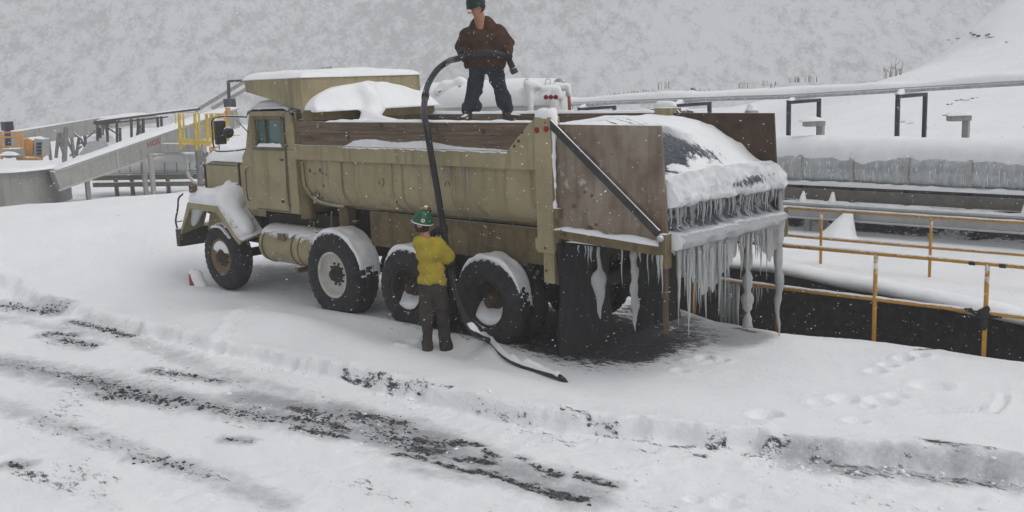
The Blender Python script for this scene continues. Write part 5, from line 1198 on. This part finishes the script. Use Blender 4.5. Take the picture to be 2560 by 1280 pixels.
# scattered stones and dead weeds on the snowy slope at the right
for px, py, d in ((2195,460,0),): pass
ROCKS = [(2240,262,'dark stone poking out of the slope above the right portal frame'),(2410,252,'larger dark stone high on the slope at the far right')]
m = MB(); ST = []
def slope_pt(px, py):
    r = ray(px, py); best = None
    for t_ in np.linspace(14, 70, 560):
        p = CP+r*t_
        if p[2] <= gz(p[0], p[1]): return p
    return CP+r*40
for px, py, s_ in [(2400,250,.16),(2420,252,.24),(2435,246,.13),(2372,262,.18),(2268,305,.2),(2280,308,.12),(2313,322,.14),(2425,326,.1),(2560,318,.12),(2370,100,.10),(2395,96,.14),(2410,88,.13),(2430,82,.18),(2440,86,.2),(2450,90,.22),(2470,95,.26),(2475,86,.2),(2460,84,.15),(2485,92,.18),(2520,105,.10),(2115,298,.0),(1728,228,.30),(1735,222,.2)]:
    if s_ == 0: continue
    p = slope_pt(px, py); d_ = np.linalg.norm(p-CP)
    V = []; n = 7
    L1 = [(p-ex*s_*.5, p+ex*s_*.5, s_*.28, s_*.2)]
    blob('rock', L1, s_*.16, None, mat=m_rock, nz=s_*.15, ns=3/s_, label='dark stone showing through the snow on the slope', cat='rock') if False else ST.append((p, s_))
m = MB()
for p, s_ in ST:
    for k in range(3):
        c = p+ex*random.uniform(-.6, .6)*s_; r0 = s_*random.uniform(.18, .34); V = []
        for i in range(5):
            for j in range(7):
                a = i/4*math.pi; b2_ = j/7*2*math.pi; rr = r0*(1+.3*random.uniform(-1, 1)); V.append(c+np.array([rr*math.sin(a)*math.cos(b2_)*1.6, rr*math.sin(a)*math.sin(b2_)*1.6, rr*.7*math.cos(a)]))
        m.grid(np.array(V).reshape(5, 7, 3), closed=True, smooth=False)
m.build('scree', m_rock, label='dark stones showing through the snow of the slope', cat='stones', kind='stuff')
m = MB()
for px, py, h, n in [(2210,188,.8,5),(2225,186,.9,6),(2245,186,1.1,6),(2252,184,1.0,4),(1650,215,.5,4),(1668,212,.4,5),(1500,250,.3,14),(1530,243,.35,16),(1560,238,.35,18),(1600,230,.3,12),(1580,236,.4,16),(1760,226,.25,8),(1870,210,.3,10),(1920,205,.2,8),(2000,196,.2,8),(2015,196,.3,14),(1930,212,.2,5),(1440,262,.3,12),(1470,255,.3,12)]:
    p = slope_pt(px, py+3)
    for k in range(n):
        a = random.uniform(-.5, .5); c = p+ex*random.uniform(-1.2, 1.2)*(.35 if n > 6 else .1); hh = h*random.uniform(.25, .6)
        pts = [c-ez*.1, c+ez*hh*.5+ex*a*.2*hh, c+ez*hh+ex*a*.6*hh+ey*random.uniform(-.2, .2)]; m.tube(pts, [.009, .007, .003], 4)
        if n < 13: m.tube([pts[1], pts[1]+ex*random.uniform(-.3, .3)*hh+ez*.3*hh], [.008, .003], 4)
m.build('dead_weeds', m_twig, label='dry brown weeds and twigs along the crest of the snowy slope', cat='weeds', kind='stuff')
# ================================================================== people
def arc_hand(name, c, hax, palm_dir, r, parent, side=1, res=.006):
    """gloved hand closed round a hose: c centre on the hose axis, hax hose direction, palm_dir from the hose towards the palm"""
    h = np.array(hax, float); h /= np.linalg.norm(h); pd = np.array(palm_dir, float); pd -= h*(pd@h); pd /= np.linalg.norm(pd); q_ = np.cross(h, pd)*side
    c = np.array(c, float); R_ = r+.014; L = []
    pos = lambda a, o, rr=R_: c+h*o+(pd*math.cos(a)+q_*math.sin(a))*rr
    L.append((pos(-.25, -.03, R_+.012), pos(-.25, .03, R_+.012), .024, .024)); L.append((pos(.15, -.032, R_+.008), pos(.15, .032, R_+.008), .02, .02))
    L.append((pos(-.6, 0, R_+.035), pos(-.3, 0, R_+.02), .026, .03))
    fl = [(.036, 2.7, .0110), (.012, 3.0, .0118), (-.012, 2.9, .0112), (-.036, 2.4, .0098)]
    F = []
    for o, ln, fr in fl:
        an = np.linspace(.3, ln, 5); P_ = [pos(a, o*(1+.05*i)) for i, a in enumerate(an)]
        for i in range(4): F.append((P_[i], P_[i+1], fr*(1-.06*i), fr*(1-.06*(i+1))))
    th = [pos(-.5, .045, R_+.012), pos(-1.0, .055, R_+.004), pos(-1.6, .050), pos(-2.2, .040)]
    for i in range(3): F.append((th[i], th[i+1], .0135-.001*i, .0125-.001*i))
    def fn(p):
        d = union(p, L, .02); e = None
        for cc in F: 
            x = caps(p, *cc); e = x if e is None else smin(e, x, .004)
        return smin(d, e, .008)
    return sdf_obj(name, fn, c-.13, c+.13, res, m_glove, parent)
def head_fn(p, c, fwd, up, s=1., nose=True):
    """head about 0.23 tall centred at c"""
    f = np.array(fwd, float); f /= np.linalg.norm(f); u = np.array(up, float); u -= f*(u@f); u /= np.linalg.norm(u); r = np.cross(f, u); c = np.array(c)
    q_ = np.stack([(p-c)@r, (p-c)@f, (p-c)@u], -1)/s
    d = (np.sqrt((q_[..., 0]/.076)**2+((q_[..., 1]+.01)/.095)**2+((q_[..., 2]-.025)/.095)**2)-1)*.076
    d = smin(d, caps(q_, (0, .030, -.085), (0, .025, -.03), .042, .058), .03)
    d = smin(d, caps(q_, (0, .10, -.02), (0, .088, .02), .012, .008), .012)
    d = smin(d, caps(q_, (-.02, .083, -.062), (.02, .083, -.062), .008, .008), .008)
    for s_ in (-1, 1):
        d = smin(d, caps(q_, (s_*.078, -.005, -.02), (s_*.082, -.012, .022), .011, .014), .008)
        d = -smin(-d, caps(q_, (s_*.032, .098, .012), (s_*.032, .098, .012), .013, .013), .008)
        d = smin(d, caps(q_, (s_*.032, .078, .012), (s_*.032, .078, .012), .012, .012), .004)
        d = smin(d, caps(q_, (s_*.018, .088, .030), (s_*.045, .078, .030), .006, .006), .008)
    return d*s
def helmet(name, c, fwd, up, mat, parent, s=1., res=.009):
    f = np.array(fwd, float); f /= np.linalg.norm(f); u = np.array(up, float); u -= f*(u@f); u /= np.linalg.norm(u); r = np.cross(f, u); c = np.array(c, float)
    def fn(p):
        q_ = np.stack([(p-c)@r, (p-c)@f, (p-c)@u], -1)/s
        shell = (np.sqrt((q_[..., 0]/.134)**2+((q_[..., 1]+.0)/.148)**2+((q_[..., 2]-.005)/.178)**2)-1)*.134
        rid = caps(q_, (0, -.08, .145), (0, .08, .145), .020, .020, (1, 1, 1))
        sh = np.maximum(smin(shell, rid, .02), -q_[..., 2]+.0)
        brim = np.maximum((np.sqrt((q_[..., 0]/.138)**2+((q_[..., 1]-.006)/.156)**2)-1)*.138, np.abs(q_[..., 2]-.004-.0*q_[..., 1])-.006)
        d = smin(sh, brim, .008)
        inner = (np.sqrt((q_[..., 0]/.108)**2+((q_[..., 1])/.128)**2+((q_[..., 2]+.005)/.122)**2)-1)*.108
        return np.maximum(d, -inner)*s
    return sdf_obj(name, fn, c-.24, c+.24, res, mat, parent)

EX = ex; EY = ey; EZ = ez
# ---- man on the truck, facing the camera
SC = 194.
gA = onz(1215, 308, 2.69); gA = CP+(gA-CP)*0; 
base = ony(1215, 308, -1.15)
def A(s_, z_, d=0.): return base+EX*s_+EZ*z_+EY*d
def ap(px, py, d=0.): return A((px-1215)/SC, (308-py)/SC, d)
hA, hB = ap(1183, 250, -.02), ap(1262, 246, .02)
footL, footR = ap(1168, 300, -.02), ap(1270, 302, .04)
hipL, hipR = ap(1198, 178), ap(1242, 176)
shL, shR = ap(1174, 86), ap(1260, 80)
elL, elR = ap(1162, 116, -.02), ap(1276, 108, -.0)
wrL, wrR = ap(1166, 138, -.17), ap(1280, 136, -.15)
neck = ap(1211, 58, -.02); headc = ap(1203, 23, -.13); fwdA = -EY*.75-EX*.55-EZ*.40
armL = [(shL, elL, .055, .045), (elL, wrL, .045, .03)]; armR = [(shR, elR, .055, .045), (elR, wrR, .045, .03)]
legs = [(hipL, hA, .07, .055), (hA, footL+EZ*.08, .058, .042), (hipR, hB, .07, .055), (hB, footR+EZ*.08, .058, .042), (footL+EZ*.05, footL-EY*.16-EX*.04+EZ*.02, .042, .03), (footR+EZ*.05, footR-EY*.10+EX*.12+EZ*.02, .042, .03)]
tor = [(shL+EX*.05, shR-EX*.05, .085, .085), (ap(1195, 110), ap(1240, 108), .11, .11), (ap(1200, 135), ap(1238, 135), .11, .11), (ap(1204, 160), ap(1236, 160), .085, .085)]
def bodyA(p):
    d = union(p, tor+armL+armR+legs, .05); d = smin(d, caps(p, ap(1214, 72), ap(1208, 36, -.06), .085, .070), .03)
    return smin(d, head_fn(p, headc, fwdA, EZ, .95), .02)
lo_ = np.minimum(base-[.6, .6, .1], base+[-.6, -.6, 0]); hi_ = base+np.array([.6, .6, 1.85])
pA = sdf_obj('person', bodyA, lo_, hi_, .0125, m_skin, None, label='worker in a brown jacket standing on top of the loaded truck, holding the hose', cat='person')
def jackA(p):
    L = [(shL+EX*.04, shR-EX*.04, .10, .10), (shL+EX*.0, elL, .088, .078), (elL, wrL-(wrL-elL)*.12, .08, .06), (shR, elR, .09, .08), (elR, wrR-(wrR-elR)*.10, .08, .06),
         (ap(1190, 104), ap(1244, 102), .155, .155), (ap(1192, 130), ap(1244, 130), .15, .15), (ap(1192, 154), ap(1245, 154), .14, .14), (ap(1204, 60), ap(1226, 57), .098, .095)]
    d = union(p, L, .05)+.014*noise3(p*11, 3)+.007*noise3(p*25, 4)
    d = -smin(-d, caps(p, ap(1208, 58, -.07), ap(1204, 38, -.08), .066, .08), .012)            # neck opening
    d = -smin(-d, caps(p, ap(1214, 66, -.17), ap(1216, 150, -.19), .012, .012), .012)          # front opening
    return np.maximum(d, (base[2]+(308-169)/SC)-p[..., 2]+.012*noise3(p*14, 9))
sdf_obj('jacket', jackA, lo_, hi_, .0125, m_jacket, pA)
def trouA(p):
    L = [(hipL-EX*.01, hA, .115, .088), (hA, footL+EZ*.14, .088, .07), (hipR+EX*.01, hB, .118, .09), (hB, footR+EZ*.16, .09, .072), (ap(1200, 160), ap(1240, 160), .12, .12),
         (hA-EZ*.03, hA-EZ*.06+EX*.05, .088, .082), (hB-EZ*.02, hB-EZ*.05, .095, .09)]
    return np.maximum(union(p, L, .03)+.022*noise3(p*9, 6)+.010*noise3(p*22, 7), p[..., 2]-(base[2]+(308-155)/SC))
sdf_obj('trousers', trouA, lo_, hi_, .0125, m_jeans, pA)
def bootA(p):
    L = [(footL+EZ*.19, footL+EZ*.05, .072, .062), (footL+EZ*.04, footL-EY*.19-EX*.05+EZ*.03, .055, .045), (footR+EZ*.19, footR+EZ*.05, .072, .062), (footR+EZ*.04, footR-EY*.10+EX*.15+EZ*.03, .055, .045)]
    return np.maximum(union(p, L, .03), (base[2]-.012)-p[..., 2])
for sg_ in (-1, 1): sdf_obj('boot', lambda p, sg_=sg_: np.maximum(bootA(p), -sg_*((p-base)@EX-.03)), lo_, base+np.array([.6, .6, .35]), .0125, m_boot, pA)
helmet('helmet', headc+EZ*.05, fwdA, EZ*1+(-EY-EX)*.35, m_helmet2, pA, s=.92)
m = MB(); gc = headc+fwdA/np.linalg.norm(fwdA)*.155+EZ*.02; m.lathe([(-.02, .028), (.02, .026), (.022, .001)], gc, axis='z', seg=12); m.build('headlamp', m_orange, pA)
sdf_obj('hair', lambda p: np.maximum(caps(p, headc+EZ*.03, headc+EZ*.02-fwdA*.05, .098, .09), np.maximum((p-headc)@(fwdA)-.0, -(p[..., 2]-headc[2]+.06))), headc-.2, headc+.2, .01, m_hair, pA)

# ---- man on the ground, seen from behind
SB = 208.
bB = onz(1090, 880, .03); 
def B(s_, z_, d=0.): return bB+EX*s_+EZ*z_+EY*d
def bp(px, py, d=0.): return B((px-1090)/SB, (880-py)/SB, d)
ftl, ftr = bp(1069, 868), bp(1117, 878)
ftl[2] = gz(ftl[0], ftl[1])-.05; ftr[2] = gz(ftr[0], ftr[1])-.07
kl, kr = bp(1071, 795, .02), bp(1112, 795, .03); hl, hr = bp(1074, 718), bp(1104, 718)
sl, sr = bp(1057, 600), bp(1113, 606, .02)
ell, elr = bp(1066, 625, .22), bp(1138, 648, .02); wl_, wr_ = bp(1096, 586, .36), bp(1128, 676, .17)
nk = bp(1078, 578, .02); hd = bp(1071, 560, .05); fB = EY*.9+EX*.38-EZ*.05
fi = EY*.9+EX*.2
legs = [(hl, kl, .08, .058), (kl, ftl+EZ*.08, .056, .042), (hr, kr, .08, .058), (kr, ftr+EZ*.08, .056, .042), (ftl+EZ*.05, ftl+fi*.15+EZ*.03, .042, .03), (ftr+EZ*.05, ftr+fi*.15+EX*.04+EZ*.03, .042, .03)]
tor = [(sl+EX*.03, sr-EX*.03, .062, .062), (bp(1076, 630), bp(1098, 630), .08, .08), (bp(1078, 670), bp(1099, 670), .075, .075), (bp(1080, 705), bp(1098, 705), .075, .075)]
arms = [(sl, ell, .05, .042), (ell, wl_, .042, .03), (sr, elr, .05, .042), (elr, wr_, .042, .03)]
def bodyB(p):
    d = union(p, tor+arms+legs, .045); d = smin(d, caps(p, bp(1080, 592), nk+(hd-nk)*.4, .055, .052), .03)
    return smin(d, head_fn(p, hd, fB, EZ, .92), .02)
lo_ = bB-np.array([.6, .6, .15]); hi_ = bB+np.array([.6, .6, 1.8])
pB = sdf_obj('person', bodyB, lo_, hi_, .0125, m_skin, None, label='worker in a yellow T-shirt and green hard hat standing in the snow beside the truck', cat='person')
def shirtB(p):
    L = [(sl+EX*.035, sr-EX*.035, .085, .085), (sl+EX*.02, sl+(ell-sl)*.75, .072, .075), (sr-EX*.015, sr+(elr-sr)*.78, .070, .086), (bp(1075, 628), bp(1099, 628), .110, .110), (bp(1076, 665), bp(1100, 668), .098, .098), (bp(1076, 695), bp(1102, 697), .108, .108)]
    fold = .012*np.sin((p[..., 2]-bB[2])*38+3*noise3(p*3, 2)*3)*sst(-(p[..., 2]-bB[2]), -1.15, -.9)
    d = union(p, L, .04)+.012*noise3(p*10, 13)+.006*noise3(p*24, 14)+fold*.7
    d = -smin(-d, caps(p, bp(1078, 578, .03), bp(1074, 560, .05), .058, .06), .01)
    return np.maximum(d, (bB[2]+(880-712)/SB)-p[..., 2]+.015*((p-bB)@EX))
sdf_obj('t_shirt', shirtB, lo_, hi_, .0115, m_shirt, pB)
sdf_obj('sleeve', lambda p: union(p, [(elr-(elr-sr)*.25, elr, .052, .052), (elr, wr_, .054, .042), (ell, wl_, .052, .042)], .02)+.006*noise3(p*22, 3), lo_, hi_, .0115, m_glove, pB)
def trB(p):
    L = [(hl-EX*.0, kl, .098, .075), (kl, ftl+EZ*.10, .075, .068), (hr, kr, .10, .076), (kr, ftr+EZ*.06, .076, .072), (bp(1078, 705), bp(1099, 705), .102, .102)]
    return np.maximum(union(p, L, .03)+.020*noise3(p*9, 16)+.008*noise3(p*22, 17), p[..., 2]-(bB[2]+(880-700)/SB))
sdf_obj('trousers', trB, lo_, hi_, .0125, m_pants, pB)
for sg_ in (-1, 1): sdf_obj('boot', lambda p, sg_=sg_: np.maximum(-sg_*((p-(ftl+ftr)/2)@EX), union(p, [(ftl+EZ*.14, ftl+EZ*.05, .07, .06), (ftl+EZ*.04, ftl+fi*.2+EZ*.03, .055, .045), (ftr+EZ*.12, ftr+EZ*.05, .07, .06), (ftr+EZ*.04, ftr+fi*.2+EX*.05+EZ*.03, .055, .045)], .03)), lo_, bB+np.array([.6, .6, .4]), .0125, m_boot, pB)
upB = EZ*1+EX*.10-EY*.05
hm = helmet('helmet', hd+EZ*.04, -fB, upB-EY*.35, m_helmet, pB, s=.9)
m = MB(); 
G = []
hc = hd+EZ*.04; f_ = -fB/np.linalg.norm(fB); u_ = upB-EY*.35; u_ = u_-f_*(u_@f_); u_ /= np.linalg.norm(u_); r_ = np.cross(f_, u_)
pts = [hc+r_*.126*math.cos(a)+f_*(.005+.142*math.sin(a))+u_*.004 for a in np.linspace(0, 2*math.pi, 40)]
m.tube(pts, .006, 6, cap=False); m.build('brim_trim', m_white, pB)
m = MB(); c = hc+f_*.108+r_*(-.058)+u_*.05; 
nd = (c-hc)/np.linalg.norm(c-hc); m.tube([c-nd*.01, c+nd*.014], [.022, .022], 14); st = m.build('helmet_sticker', m_white, pB)
m = MB(); m.tube([c+nd*.012, c+nd*.018], [.012, .012], 10); m.build('sticker_dot', m_redpaint, st)
m = MB(); c = hc+u_*.165-f_*.02+r_*(.0); m.tube([c, c+u_*.03, c+u_*.045], [.026, .028, .012], 10); m.build('headlamp', m_orange, pB); m = MB(); m.tube([c-f_*.03+EX*.02, c+EX*.03-f_*.05-u_*.03], [.03, .028], 10); m.build('headlamp_body', m_can, pB)
sdf_obj('hair', lambda p: np.maximum(caps(p, hd+EZ*.0, hd-EZ*.05-EY*.02, .098, .075), np.maximum((p-hd)@fB-.02, -(p[..., 2]-hd[2]+.065))), hd-.2, hd+.2, .01, m_hair, pB)

# ================================================================== hose
hwA = .041
pts = [ap(1293, 182, -.19), ap(1284, 160, -.215), ap(1276, 146, -.225), ap(1245, 134, -.25), ap(1205, 131, -.27), ap(1170, 139, -.25), ap(1148, 144, -.22)]
pts += [ony(1120, 154, -1.28), ony(1092, 176, -1.15), ony(1070, 212, -.85), ony(1062, 250, -.45), ony(1060, 285, -.08), ony(1068, 325, .11), ony(1080, 400, .15), ony(1094, 480, .17), ony(1104, 545, .19), ony(1112, 600, .22)]
wx_, wy_ = wr_, wl_
pts += [ony(1122, 650, .26), ony(1132, 695, .34), ony(1142, 735, .42), ony(1160, 785, .50), ony(1190, 835, .56)]
gp = [(1225, 868), (1262, 895), (1300, 912), (1345, 925), (1400, 943)]
for px, py in gp:
    c = onz(px, py, .06); pts.append(np.array([c[0], c[1], gz(c[0], c[1])+.03]))
e1 = pts[-1]; pts.append(e1+(pts[-1]-pts[-2])*.4-np.array([0, 0, .12]))
HP = smooth_path(pts, 220)
m = MB(); m.tube(HP, [hwA if i < len(HP)*.62 else hwA*.93 for i in range(len(HP))], 14)
hose = m.build('hose', m_black, label='thick black hose arching from the worker on the truck down to the snow', cat='hose')
m = MB(); m.tube([HP[0]+(HP[0]-HP[2])*.3, HP[0], HP[3], HP[4]], [.048, .05, .05, .044], 14); m.build('nozzle', m_steel, hose)
k0 = int(len(HP)*.76); 
m = MB(); low = HP[k0:-8]; snow_strip(m, [p+np.array([0, 0, .018]) for p in low], .07, .05, seed=44, nz=.5)
m.build('snow_cap', m_snow, hose)
def near_h(p): 
    i = int(np.argmin(np.linalg.norm(HP-p, axis=1))); i = min(max(i, 1), len(HP)-2); return HP[i], HP[i+1]-HP[i-1]
for (wr, par, sd_) in ((wrL, pA, 1), (wrR, pA, -1), (wl_, pB, 1), (wr_, pB, -1)):
    c, hx = near_h(wr); pdv = wr-c
    if np.linalg.norm(pdv) < .02: pdv = EZ
    arc_hand('glove', c, hx, pdv+EZ*.02, hwA, par, sd_)
    L = [(wr, c+pdv/np.linalg.norm(pdv)*(hwA+.035), .036, .03), (wr, wr+(wr-c)*.25, .036, .04)]
    sdf_obj('glove_cuff', lambda p, L=L: union(p, L, .02), np.minimum(wr, c)-.12, np.maximum(wr, c)+.12, .009, m_glove, par)

for f_ in (.36, .63):
    i = int(len(HP)*f_); m = MB(); m.tube(HP[i-1:i+2], [.050, .052, .050], 14); m.build('hose_clamp', m_under, hose)
# ================================================================== falling snow
m = MB(); N = 13000; oct_f = [(0,2,4),(2,1,4),(1,3,4),(3,0,4),(2,0,5),(1,2,5),(3,1,5),(0,3,5)]
V = []; F = []
base_o = np.array([(1,0,0),(-1,0,0),(0,1,0),(0,-1,0),(0,0,1),(0,0,-1)], float)
fall = np.array([0.35, 0.0, -1.0])
cnt = 0; WD = -ex*.9-ez*.42; WD /= np.linalg.norm(WD)
for i in range(N):
    d = (rng.random()**.6)*14+3.6; px = rng.uniform(-300, 2860); py = rng.uniform(-200, 1350)
    p = at(px, py, d)
    if p[2] < gz(p[0], p[1])+.05 if -8 < p[0] < 9 and i % 4 == 0 else p[2] < .1: continue
    s_ = rng.uniform(.0022, .0048)*(1 if d > 5 else .5)
    o_ = base_o*s_*np.array([rng.uniform(.6, 1.), rng.uniform(.6, 1.), rng.uniform(.5, .8)]); o_ = o_+np.outer(o_@WD, WD)*rng.uniform(.8, 2.0)
    V.append(o_+p); F += [tuple(k+cnt*6 for k in f) for f in oct_f]; cnt += 1
m.add(np.vstack(V), F, True); m.build('falling_snow', m_flake, kind='stuff', fix=False, label='snowflakes blowing through the air', cat='snowfall')
